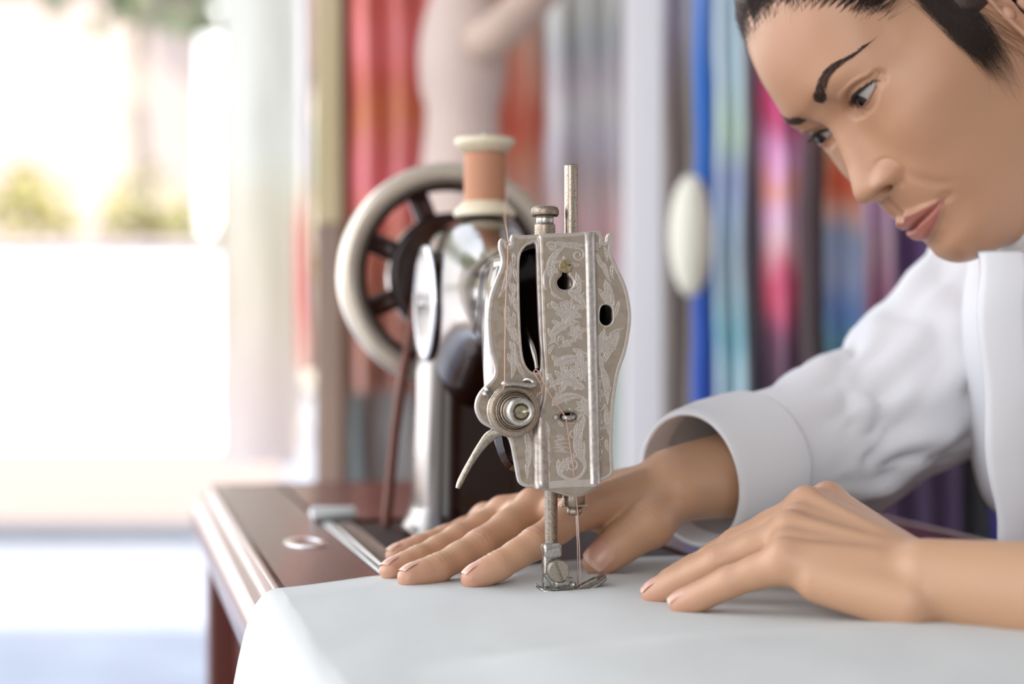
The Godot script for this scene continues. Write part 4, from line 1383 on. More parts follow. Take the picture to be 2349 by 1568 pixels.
# sections of the head without nose, lips and eyes: [height, [x, z, x, z ...]] from the middle of the face to the back
func head_sections() -> Array:
	return [
		[112.0, [0, 20, 8, 18, 14, 10, 16, -5, 14, -22, 8, -34, 0, -38]],
		[104.0, [0, 42, 18, 37, 32, 24, 38, 0, 38, -25, 26, -55, 0, -62]],
		[94.0, [0, 63, 20, 58, 38, 45, 50, 18, 54, -12, 48, -45, 30, -70, 0, -80]],
		[80.0, [0, 74, 20, 70.5, 40, 58, 55, 38, 63, 12, 66, -18, 60, -50, 38, -78, 0, -89]],
		[65.0, [0, 82, 20, 79.5, 38, 69, 52, 51, 61, 28, 68, 0, 71, -25, 62, -60, 38, -86, 0, -96]],
		[50.0, [0, 87.5, 20, 85, 38, 75.5, 52, 58, 61, 32, 69, 0, 72, -25, 63, -62, 38, -90, 0, -100]],
		[35.0, [0, 90.5, 20, 88.3, 36, 80.5, 48, 67.5, 57, 46, 62, 30, 68, 0, 72, -25, 63, -62, 36, -90, 0, -100]],
		[20.0, [0, 91, 12, 90.5, 25, 88, 37, 82, 48, 70, 55, 51, 61, 30, 67, 0, 70, -25, 61, -62, 34, -86, 0, -95]],
		[10.0, [0, 87, 12, 85, 25, 84, 37, 80, 47, 71.5, 55, 54, 61, 32, 68, 0, 69, -25, 60, -60, 32, -84, 0, -92]],
		[0.0, [0, 82, 12, 79.5, 22, 79, 31, 79, 41, 75.8, 49, 67.5, 57, 51, 64, 28, 69, 0, 68, -25, 57, -58, 30, -80, 0, -88]],
		[-12.0, [0, 82.5, 12, 80.5, 22, 79.5, 32, 78.4, 42, 74.6, 51, 67, 59, 52, 65.5, 29, 68.5, 0, 66, -25, 53, -55, 28, -75, 0, -82]],
		[-25.0, [0, 85, 12, 83, 22, 80.6, 32, 79, 43, 74.8, 52, 66.5, 59.5, 51.5, 64.5, 30, 67, 5, 64, -20, 49, -50, 26, -68, 0, -75]],
		[-40.0, [0, 88, 12, 86, 22, 82.3, 32, 78.6, 42, 72.8, 50.5, 62.5, 56.5, 46, 61, 25, 64, 3, 60, -20, 45, -46, 25, -62, 0, -68]],
		[-52.0, [0, 90.5, 10, 89.8, 20, 85.6, 30, 79.4, 40, 70.5, 48, 58.5, 53.5, 40, 57.5, 20, 60, 0, 55, -20, 43, -43, 24, -57, 0, -63]],
		[-66.0, [0, 90, 10, 88.6, 20, 83.8, 28, 77.8, 37, 69, 44.5, 56.5, 50, 40, 54, 20, 56, 0, 52, -20, 42, -41, 24, -54, 0, -60]],
		[-80.0, [0, 87.3, 10, 86, 20, 79.3, 29, 71, 36.5, 61, 43, 47.5, 47.5, 30, 51, 10, 51.5, -5, 48, -22, 40, -40, 22, -53, 0, -59]],
		[-95.0, [0, 87.8, 9, 86.6, 17, 80.5, 25, 70, 32, 57.5, 38.5, 42, 43.5, 24, 47.5, 5, 48, -8, 46, -22, 39, -40, 22, -53, 0, -59]],
		[-104.0, [0, 84, 8, 82.5, 15, 76, 22, 64.5, 28.5, 51.5, 35, 35, 41.5, 15, 46, -2, 47, -12, 45, -24, 39, -41, 22, -54, 0, -60]],
		[-110.0, [0, 77, 7, 75, 13, 68.5, 19, 58, 25.5, 45, 32.5, 28, 40, 8, 45.5, -6, 46.5, -14, 45, -25, 39, -42, 22, -55, 0, -61]],
		[-114.0, [0, 66, 7, 63.5, 13, 57, 19, 48, 26, 36, 33, 21, 40, 5, 45, -8, 46, -16, 45, -26, 39, -43, 22, -56, 0, -62]],
		[-119.0, [0, 50, 8, 48.5, 15, 44, 22, 37, 29, 27, 36, 14, 42, 0, 45, -10, 46, -18, 45, -28, 39, -44, 22, -57, 0, -63]],
		[-130.0, [0, 42, 9, 41, 18, 37, 26, 30, 33, 21, 39, 9, 44, -4, 46, -14, 46, -22, 45, -30, 39, -45, 22, -58, 0, -64]],
		[-150.0, [0, 40, 9, 39, 18, 35, 27, 28, 35, 18, 41, 6, 46, -8, 47, -18, 47, -26, 45, -34, 38, -48, 22, -60, 0, -66]],
		[-190.0, [0, 40, 9, 39, 19, 35, 30, 27, 39, 16, 47, 3, 52, -12, 54, -22, 53, -30, 50, -38, 42, -52, 24, -64, 0, -70]],
	]

const NOSE_H := [[-52.0, 0.0], [-50.5, 1.2], [-49.0, 4.2], [-47.5, 8.2], [-46.0, 11.6], [-44.0, 14.2], [-41.5, 15.8], [-38.5, 16.2], [-35.0, 15.2], [-30.0, 13.0], [-24.0, 10.4], [-16.0, 8.2], [-8.0, 6.2], [0.0, 4.2], [6.0, 2.2], [13.0, 0.4], [20.0, 0.0]]
const NOSE_W := [[-50.0, 8.0], [-46.0, 9.6], [-42.0, 11.6], [-37.0, 12.0], [-30.0, 10.8], [-22.0, 10.0], [-12.0, 9.0], [-2.0, 8.6], [8.0, 10.0], [20.0, 13.0]]

func mouth_line(x: float) -> float:
	return -73.2 + 0.0016 * x * x - 0.8 * gs(x, 5.0)

func upper_lip(xa: float) -> float:
	return 7.6 * pow(maxf(0.0, 1.0 - xa * xa / 590.0), 0.8) * (1.0 - 0.13 * gs(xa, 2.6) + 0.10 * gs(xa - 6.0, 3.0))

func lower_lip(xa: float) -> float:
	return 9.8 * pow(maxf(0.0, 1.0 - xa * xa / 520.0), 0.75)

# opening between the lids, her left eye, as heights over x
func lid_up(x: float) -> float:
	var t := (x - 17.5) / 26.5
	return lerpf(-1.4, 1.8, t) + 3.9 * pow(maxf(0.0, 4.0 * t * (1.0 - t)), 0.75) * (1.15 - 0.3 * t)

func lid_low(x: float) -> float:
	var t := (x - 17.5) / 26.5
	return lerpf(-1.4, 1.8, t) - 4.0 * pow(maxf(0.0, 4.0 * t * (1.0 - t)), 0.8) * (0.75 + 0.5 * t)

# how far the face stands out from the plain head at (x, y)
func face_relief(x: float, y: float) -> float:
	var xa := absf(x)
	var d := 0.0
	if y < 22.0 and y > -54.0 and xa < 30.0:
		var w := table1(NOSE_W, y)
		d += table1(NOSE_H, y) * exp(-pow(xa / w, 2.2))
		# wings of the nose
		var dy := (y + 42.8) / (6.6 if y > -42.8 else 4.0)
		var dx := (xa - 14.0) / 5.4
		var q := dx * dx + dy * dy
		d += 6.6 * exp(-pow(q, 1.15))
		# crease behind the wing
		var rr := sqrt(pow((xa - 12.0) / 1.0, 2.0) + pow((y + 42.4) / 1.05, 2.0))
		d -= 1.5 * gs(rr - 9.2, 1.5) * sst(11.0, 15.0, xa + (y + 41.0) * 0.3)
		# nostril
		var nx := (xa - 8.0) / 3.7
		var ny := (y + 46.6) / 1.7
		d -= 13.0 * exp(-pow(nx * nx + ny * ny, 1.6))
	if y < -48.0 and y > -96.0 and xa < 34.0:
		d -= 0.7 * gs(x, 2.8) * sst(-66.5, -62.5, y) * (1.0 - sst(-52.0, -49.0, y))
		d += 0.4 * gs(xa - 4.6, 2.2) * sst(-67.5, -63.5, y) * (1.0 - sst(-53.0, -49.0, y))
		var ml := mouth_line(x)
		var fall := pow(maxf(0.0, 1.0 - xa * xa / 620.0), 0.6)
		var tu := maxf(upper_lip(xa), 0.3)
		var tl := maxf(lower_lip(xa), 0.3)
		if y > ml:
			var q := (y - ml) / tu
			d += 3.9 * fall * exp(-pow((q - 0.5) / 0.62, 4.0)) + 0.9 * fall * gs(q - 1.0, 0.22)
		else:
			var q := (ml - y) / tl
			d += 4.6 * fall * exp(-pow((q - 0.46) / 0.58, 4.0))
		d -= 3.2 * gs(y - ml, 1.1) * fall
		d -= 1.8 * gs(xa - 25.5, 3.2) * gs(y - ml, 3.0)
		d -= 1.2 * gs(y + 88.5, 4.0) * gs(xa, 16.0)
	# fold from the nose to the corner of the mouth, soft cheek
	var fx := xa - (19.5 + (-42.0 - y) * 0.45)
	d -= 0.9 * gs(fx, 3.2) * sst(-72.0, -64.0, y) * (1.0 - sst(-46.0, -40.0, y))
	d += 1.3 * gs(xa - 36.0, 15.0) * gs(y + 32.0, 14.0)
	d += 1.2 * gs(xa - 30.0, 13.0) * gs(y - 17.0, 7.0)
	d -= 1.3 * gs(xa - 16.0, 6.0) * gs(y - 7.0, 8.0)
	return d

func eye_mask(xa: float, y: float) -> float:     # 1 at the edge of the lids, fading out over six millimetres
	var xc := clampf(xa, 17.5, 44.0)
	var dy := maxf(maxf(y - lid_up(xc), lid_low(xc) - y), 0.0)
	return 1.0 - sst(0.5, 7.0, Vector2(xa - xc, dy).length())

func in_eye(xa: float, y: float, grow := 0.0) -> bool:
	return xa > 17.5 + grow and xa < 44.0 - grow and y < lid_up(xa) - grow and y > lid_low(xa) + grow

func build_head() -> void:
	var cols := []
	var a := 0.0
	while a < 180.0:
		cols.append(a)
		a += 0.75 if a < 46.0 else (1.6 if a < 75.0 else 5.0)
	var half := cols.duplicate()
	var left := []
	for i in range(half.size() - 1, 0, -1):
		left.append(-half[i])
	cols = left + half + [180.0]
	h_cols = PackedFloat32Array(cols)
	var ys := []
	var y := 112.0
	while y > -190.0:
		ys.append(y)
		y -= 3.0 if y > 40.0 else (0.8 if y > -114.0 else 4.0)
	h_rows = PackedFloat32Array(ys)
	var secs := head_sections()
	var nsec := secs.size()
	var nc := h_cols.size()
	# radius of each section at each angle
	var rad := []
	for s in secs:
		var pl := []
		for i in range(0, s[1].size(), 2):
			pl.append([rad_to_deg(atan2(s[1][i], s[1][i + 1])), Vector2(s[1][i], s[1][i + 1]).length()])
		pl[-1][0] = 180.0
		var full := [[-pl[1][0], pl[1][1]]] + pl + [[360.0 - pl[-2][0], pl[-2][1]]]
		var row := PackedFloat32Array()
		for t in h_cols:
			row.append(table1(full, absf(t)))
		rad.append(row)
	var heights := []
	for s in secs:
		heights.append(s[0])
	h_pos.resize(nc * h_rows.size())
	for j in h_rows.size():
		var yy := h_rows[j]
		var k := 0
		while k < nsec - 2 and heights[k + 1] > yy:
			k += 1
		var k0 := maxi(k - 1, 0)
		var k3 := mini(k + 2, nsec - 1)
		var y1: float = heights[k]
		var y2: float = heights[k + 1]
		var h := y2 - y1
		var s := clampf((yy - y1) / h, 0.0, 1.0)
		var s2 := s * s
		var s3 := s2 * s
		for i in nc:
			var r0: float = rad[k0][i]
			var r1: float = rad[k][i]
			var r2: float = rad[k + 1][i]
			var r3: float = rad[k3][i]
			var m1: float = (r2 - r0) / (y2 - heights[k0]) if k > 0 else (r2 - r1) / h
			var m2: float = (r3 - r1) / (heights[k3] - y1)
			var r := r1 * (2 * s3 - 3 * s2 + 1) + m1 * h * (s3 - 2 * s2 + s) + r2 * (3 * s2 - 2 * s3) + m2 * h * (s3 - s2)
			var t := deg_to_rad(h_cols[i])
			var x := r * sin(t)
			var z := r * cos(t)
			if absf(h_cols[i]) < 60.0 and yy < 45.0 and yy > -95.0:
				r += face_relief(x, yy)
				var xa := absf(x)
				if xa > 8.0 and xa < 52.0 and yy < 16.0 and yy > -16.0:
					var mk := eye_mask(xa, yy)
					if mk > 0.0:
						# lids follow the eyeball
						var dirx := sin(absf(t))
						var dirz := cos(t)
						var b := dirx * EYE.x + dirz * EYE.z
						var dy := yy - EYE.y
						var rr := EYE_R + 1.25
						var disc := b * b - (EYE.x * EYE.x + EYE.z * EYE.z + dy * dy - rr * rr)
						if disc > 0.0:
							r = lerpf(r, maxf(b + sqrt(disc), r - 2.2), mk)
						else:
							r = lerpf(r, minf(r, b), mk * 0.5)
						if in_eye(xa, yy):
							r = b + sqrt(maxf(disc, 0.0)) - 5.5
						else:
							# fold above the lid
							var fu := yy - (lid_up(clampf(xa, 17.5, 44.0)) + 2.6 + 1.2 * sst(20.0, 40.0, xa))
							r -= 1.5 * gs(fu, 0.75) * sst(15.5, 20.0, xa) * (1.0 - sst(43.0, 50.0, xa))
							r += 0.8 * gs(fu - 2.4, 2.0) * sst(15.5, 22.0, xa) * (1.0 - sst(42.0, 50.0, xa))
			h_pos[j * nc + i] = Vector3(r * sin(t), yy, r * cos(t))

func skin_tone(x: float, y: float, z: float) -> Color:
	var base := Vector3(0.520, 0.283, 0.170)
	var xa := absf(x)
	# lips
	if y < -57.0 and y > -88.0 and xa < 26.0 and z > 50.0:
		var ml := mouth_line(x)
		var inside := (upper_lip(xa) - (y - ml)) if y > ml else (lower_lip(xa) - (ml - y))
		var m := sst(-0.5, 0.7, inside) * sst(25.5, 23.5, xa)
		base = base.lerp(Vector3(0.42, 0.135, 0.115), m * 0.85)
	return Color(base.x, base.y, base.z)

func head_mesh() -> MB:
	var m := MB.new()
	var nc := h_cols.size()
	m.grid(h_pos, nc, h_rows.size(), true)
	m.c.resize(m.v.size())
	for i in m.v.size():
		m.c[i] = skin_tone(m.v[i].x, m.v[i].y, m.v[i].z)
	m.fan(0, nc, Vector3(0, 113.5, -8), true)
	m.c.append(skin_tone(0, 113, 0))
	m.outward()
	return m

# point on the head surface at (x, y), front side
func on_face(x: float, y: float, lift := 0.0) -> Vector3:
	var nc := h_cols.size()
	var j := 0
	while j < h_rows.size() - 2 and h_rows[j + 1] > y:
		j += 1
	var f := clampf((y - h_rows[j]) / (h_rows[j + 1] - h_rows[j]), 0.0, 1.0)
	var lo := nc / 2 - nc / 2
	var prev := Vector3.ZERO
	for i in nc:
		if absf(h_cols[i]) > 100.0:
			continue
		var p := h_pos[j * nc + i].lerp(h_pos[(j + 1) * nc + i], f)
		if prev != Vector3.ZERO and p.x >= x:
			var q := prev.lerp(p, clampf((x - prev.x) / maxf(p.x - prev.x, 1e-5), 0.0, 1.0))
			return q + Vector3(q.x * 0.6, 0, q.z + 10.0).normalized() * lift
		prev = p
	return prev

func strand(m: MB, path: Array, w: float) -> void:
	# a hair: three-sided, pointed at the end
	var n := path.size()
	var b := m.v.size()
	for i in n:
		var t: Vector3 = (path[mini(i + 1, n - 1)] - path[maxi(i - 1, 0)]).normalized()
		var s := t.cross(Vector3(0.2, 0.3, 0.93)).normalized()
		var u := s.cross(t)
		var r := w * (1.0 - 0.85 * float(i) / (n - 1))
		m.v.append(path[i] + u * r)
		m.v.append(path[i] + (s * 0.87 - u * 0.5) * r)
		m.v.append(path[i] + (-s * 0.87 - u * 0.5) * r)
	for i in n - 1:
		for k in 3:
			var p := b + i * 3 + k
			var q := b + i * 3 + (k + 1) % 3
			m.ix.append_array(PackedInt32Array([p, q, p + 3, q, q + 3, p + 3]))

func head_parts(person_: Node3D) -> void:
	var g := RandomNumberGenerator.new()
	g.seed = 77
	var xf := head_xf
	# eyes
	var white := mat(Color(0.68, 0.65, 0.63), 0.15)
	white.clearcoat_enabled = true
	var iris := mat(Color(0.11, 0.055, 0.035), 0.1)
	iris.clearcoat_enabled = true
	for s in [1.0, -1.0]:
		var c := Vector3(EYE.x * s, EYE.y, EYE.z)
		var look := Vector3(-0.13 + (-0.02 if s > 0 else 0.02), -0.22, 0.96).normalized()
		var e := thing_part("eye", person_, Transform3D(xf.basis * Basis.looking_at(-look, Vector3.UP), xf * c))
		var pr := []
		for k in 17:
			var t := PI * k / 16.0
			pr.append([sin(t) * EYE_R, -cos(t) * EYE_R])
		part("eyeball", lathe(pr, 32), white, e, Transform3D(Basis(Vector3(1, 0, 0), PI / 2), Vector3.ZERO))
		var ir := [[0.0, 11.6]]
		for k in 9:
			var t := 0.52 * (1.0 - k / 8.0)
			ir.append([sin(t) * (EYE_R + 0.25 + 0.5 * k / 8.0), cos(t) * (EYE_R + 0.25 + 0.5 * k / 8.0)])
		part("iris", lathe(ir, 32), iris, e, Transform3D(Basis(Vector3(1, 0, 0), PI / 2), Vector3.ZERO))
		var pu := [[0.0, 12.6], [2.4, 12.55], [2.3, 12.75], [0.0, 13.0]]
		part("pupil", lathe(pu, 24), mat(Color(0.01, 0.008, 0.006), 0.08), e, Transform3D(Basis(Vector3(1, 0, 0), PI / 2), Vector3.ZERO))
	# lid edges, lashes and brows
	var dark := mat(Color(0.115, 0.075, 0.06), 0.6)
	for s in [1.0, -1.0]:
		var lash := MB.new()
		var up := []
		var lo := []
		for k in 25:
			var x := lerpf(17.6, 43.9, k / 24.0)
			for w in 2:
				var yy := lid_up(x) if w == 0 else lid_low(x)
				var dx := x - EYE.x
				var dy := yy - EYE.y
				var q := sqrt(maxf(1.0, pow(EYE_R + 1.15, 2) - dx * dx - dy * dy))
				(up if w == 0 else lo).append(xf * Vector3(x * s, yy, EYE.z + q))
		var rr := []
		for k in 25:
			rr.append((0.35 + 0.75 * sin(PI * minf(1.0, k / 24.0 + 0.12))) * HS)
		lash.add(tube(up, rr, 8))
		for k in range(2, 25):
			for rep in 2:
				var a: Vector3 = up[k] + (xf.basis * Vector3(g.randf_range(-0.6, 0.6), 0, 0.3))
				var out := Vector3((k - 10) * 0.045 * s, -0.25 + g.randf_range(-0.1, 0.1), 1.0).normalized()
				var ln := g.randf_range(4.5, 6.5) * (0.6 + 0.4 * k / 24.0)
				strand(lash, [a, a + xf.basis * (out * ln * 0.5 + Vector3(0, -0.5, 0)), a + xf.basis * (out * ln + Vector3(0, 0.9, 0))], 0.22 * HS)
		part("eyelashes", lash, dark, person_)
		part("lower_lid", tube(lo, 0.55 * HS, 8), mat(Color(0.62, 0.42, 0.36), 0.45), person_)
		var brow := MB.new()
		for k in 480:
			var t := g.randf()
			var x := lerpf(12.0, 50.0, t)
			var mid := lerpf(14.8, 23.4, sst(0.0, 0.66, t)) - 3.0 * sst(0.62, 1.0, t)
			var wd := 5.6 * (1.0 - 0.72 * sst(0.35, 1.0, t)) * (0.62 + 0.38 * sst(0.0, 0.25, t))
			var v := g.randf_range(-1.0, 1.0)
			var yy := mid + v * wd * 0.62
			var p := on_face(x * s, yy, 0.15)
			var dir := Vector2(1.0, 1.3 - 1.7 * t - v * 0.4).normalized()
			var ln := g.randf_range(4.0, 6.5) * (1.0 - 0.45 * t)
			var p2 := on_face((x + dir.x * ln * 0.5) * s, yy + dir.y * ln * 0.5, 0.75)
			var p3 := on_face((x + dir.x * ln) * s, yy + dir.y * ln, 0.45)
			strand(brow, [xf * p, xf * p2, xf * p3], 0.19 * HS)
		part("eyebrow", brow, mat(Color(0.29, 0.21, 0.18), 0.7), person_)
	hair(person_, g)
	ear(person_)

func hairline(x: float) -> float:      # height of the hair edge over the forehead
	return table1([[0.0, 76.0], [20.0, 74.0], [36.0, 67.0], [46.0, 55.0], [52.0, 42.0], [56.0, 30.0]], absf(x))

func in_hair(p: Vector3) -> float:     # how far inside the hair a point of the head lies, in mm
	var front := p.y - hairline(p.x) if absf(p.x) < 57.0 and p.z > 20.0 else -50.0
	var edge := lerpf(31.0, 28.5, clampf((24.0 - p.y) / 30.0, 0.0, 1.0))
	var side := minf(edge - p.z, p.y + 16.0)
	if p.z < 4.0:
		side = maxf(side, p.y - lerpf(-10.0, -95.0, clampf((4.0 - p.z) / 74.0, 0.0, 1.0)))
	if absf(p.x) < 40.0 and p.z > 0.0:
		side = -50.0
	return maxf(front, side)

func hair(person_: Node3D, g: RandomNumberGenerator) -> void:
	var xf := head_xf
	var nc := h_cols.size()
	# the combed-back mass
	var cap := MB.new()
	var keep := []
	var rows := []
	for j in range(0, h_rows.size(), 3):
		rows.append(j)
	var pts := PackedVector3Array()
	for j in rows:
		for i in range(0, nc):
			var p := h_pos[j * nc + i]
			var over := in_hair(p)
			var lift := lerpf(-2.5, 4.5, sst(0.0, 20.0, over))
			pts.append(xf * (p + Vector3(p.x, maxf(p.y, 0.0) * 0.6, p.z).normalized() * lift))
	cap.grid(pts, nc, rows.size(), true)
	# drop what lies under the skin
	var use := PackedInt32Array()
	for t in range(0, cap.ix.size(), 3):
		var ok := true
		for k in 3:
			var idx := cap.ix[t + k]
			var j: int = rows[idx / nc]
			var p := h_pos[j * nc + idx % nc]
			if in_hair(p) < -5.0:
				ok = false
		if ok:
			use.append_array(cap.ix.slice(t, t + 3))
	cap.ix = use
	cap.fan(0, nc, xf * Vector3(0, 120, -8), true)
	var hm := tri(_tex(mat(Color.WHITE, 0.55), noise_tex(0.03, [Color(0.15, 0.105, 0.085), Color(0.28, 0.20, 0.165)], 91, 3, 256)), Vector3(200, 30, 60), true)
	var hr := part("hair", cap, hm, person_)
	# single hairs along the edge, combed back from forehead and temple
	var m := MB.new()
	for k in 4200:
		var s := 1.0 if g.randf() < 0.75 else -1.0
		var x := g.randf_range(0.0, 57.0) * s
		var y := hairline(x) + g.randfn() * 4.0 + 3.0
		var p := on_side(x, y)
		var path := [p]
		var dir := Vector3(signf(x) * 0.25, 0.75, -0.6)
		if absf(x) > 36.0:
			dir = Vector3(0.1 * s, lerpf(0.7, 0.0, sst(36.0, 57.0, absf(x))), -1.0)
		dir = (dir + Vector3(g.randfn(), g.randfn(), g.randfn()) * 0.13).normalized()
		var len := g.randf_range(12.0, 36.0)
		var q := p
		for i in 4:
			q += dir * len / 4.0
			q = lift_to(q, 0.5 + i * 1.5 + g.randf() * 0.8)
			path.append(q)
		var w := []
		for pt in path:
			w.append(xf * pt)
		strand(m, w, g.randf_range(0.07, 0.17) * HS)
	# sideburn: long hairs falling in front of the ear
	for k in 1700:
		var s := 1.0 if k % 4 else -1.0
		var y0 := g.randf_range(-14.0, 28.0)
		var z0 := g.randf_range(11.0, 30.0) + g.randfn() * 1.6
		var len := g.randf_range(14.0, 30.0) + maxf(0.0, g.randfn() * 9.0)
		var path := []
		var zz := g.randfn() * 2.0 - 1.0
		for i in 5:
			var t := i / 4.0
			var y := y0 - len * t
			var z := z0 + (24.0 - z0) * 0.25 * t + zz * t + 2.0 * t * t
			path.append(xf * lift_to(Vector3(64.0 * s, y, z), 0.4 + g.randf() * 1.6 + 1.2 * sin(PI * t)))
		strand(m, path, g.randf_range(0.08, 0.16) * HS)
	# loose wisps over the cheek and the ear
	for k in 70:
		var y0 := g.randf_range(-26.0, 12.0)
		var z0 := g.randf_range(6.0, 32.0)
		var path := []
		var bend := g.randfn() * 9.0
		for i in 6:
			var t := i / 5.0
			path.append(xf * lift_to(Vector3(64.0, y0 - 34.0 * t, z0 - 10.0 * t + bend * t * t), 0.8 + 3.0 * t))
		strand(m, path, 0.11 * HS)
	for k in 90:
		var x := g.randf_range(-30.0, 40.0)
		var p := on_side(x, hairline(x) - g.randf_range(0.0, 5.0))
		var path := []
		var bx := g.randfn() * 5.0
		for i in 4:
			var t := i / 3.0
			path.append(xf * lift_to(p + Vector3(bx * t, 7.0 * t - 14.0 * t * t, 3.0 * t), 0.4 + 3.0 * t))
		strand(m, path, 0.09 * HS)
	part("hair_strand", m, hm, hr)

# nearest radius on the head in the direction of p, lifted
func lift_to(p: Vector3, lift: float) -> Vector3:
	var nc := h_cols.size()
	var t := rad_to_deg(atan2(p.x, p.z))
	var i := h_cols.bsearch(t)
	i = clampi(i, 1, nc - 1)
	var j := 0
	var lo := 0
	var hi := h_rows.size() - 1
	while hi - lo > 1:
		var md := (lo + hi) / 2
		if h_rows[md] > p.y:
			lo = md
		else:
			hi = md
	j = lo
	var a := h_pos[j * nc + i]
	var r := Vector2(a.x, a.z).length() + lift
	var d := Vector2(p.x, p.z).normalized()
	return Vector3(d.x * r, p.y, d.y * r)

func on_side(x: float, y: float) -> Vector3:
	# where the head is x wide at this height, front half
	var nc := h_cols.size()
	var best := Vector3.ZERO
	var lo := 0
	var hi := h_rows.size() - 1
	while hi - lo > 1:
		var md := (lo + hi) / 2
		if h_rows[md] > y:
			lo = md
		else:
			hi = md
	var bd := 1e9
	for i in nc:
		var p := h_pos[lo * nc + i]
		if p.z > -2.0 and absf(p.x - x) < bd:
			bd = absf(p.x - x)
			best = p
	return best

func ear(person_: Node3D) -> void:
	var xf := head_xf
	var skin := mat(Color(0.75, 0.575, 0.47), 0.5)
	for s in [1.0, -1.0]:
		var o := thing_part("ear", person_, xf * Transform3D(Basis(Vector3.UP, -0.45 * s), Vector3(66.5 * s, -20.0, -6.0)))
		# shell: outline in (z, y), built as a bowl that leans out
		var rim := []
		for p in [[6, 10], [4, 24], [-6, 33], [-18, 32], [-25, 20], [-25, 4], [-19, -10], [-12, -22], [-5, -30], [1, -28], [4, -18], [5, -8]]:
			rim.append(Vector3(0, p[1], p[0]))
		rim = curve(rim, 4, true)
		var m := MB.new()
		var rings := []
		var mid := Vector3(0, -2, -7)
		for lay in [[1.0, 0.0], [1.04, 4.0], [1.0, 6.5], [0.9, 7.2], [0.8, 5.6], [0.7, 3.2], [0.5, 1.2], [0.25, 0.0]]:
			var ring := PackedVector3Array()
			for p in rim:
				var q: Vector3 = mid + (p - mid) * lay[0]
				var back := sst(10.0, -24.0, q.z)
				ring.append(Vector3((lay[1] + back * 6.0) * s, q.y, q.z))
			rings.append(ring)
		m.add(loft(rings, true))
		part("shell", m, skin, o)
		part("tragus", lathe([[0.0, -4.0], [3.0, -3.5], [4.4, 0.0], [3.4, 4.0], [0.0, 5.5]], 16), skin, o, Transform3D(Basis(Vector3(0, 0, 1), 0.2), Vector3(3.5 * s, 0, 2.5)))

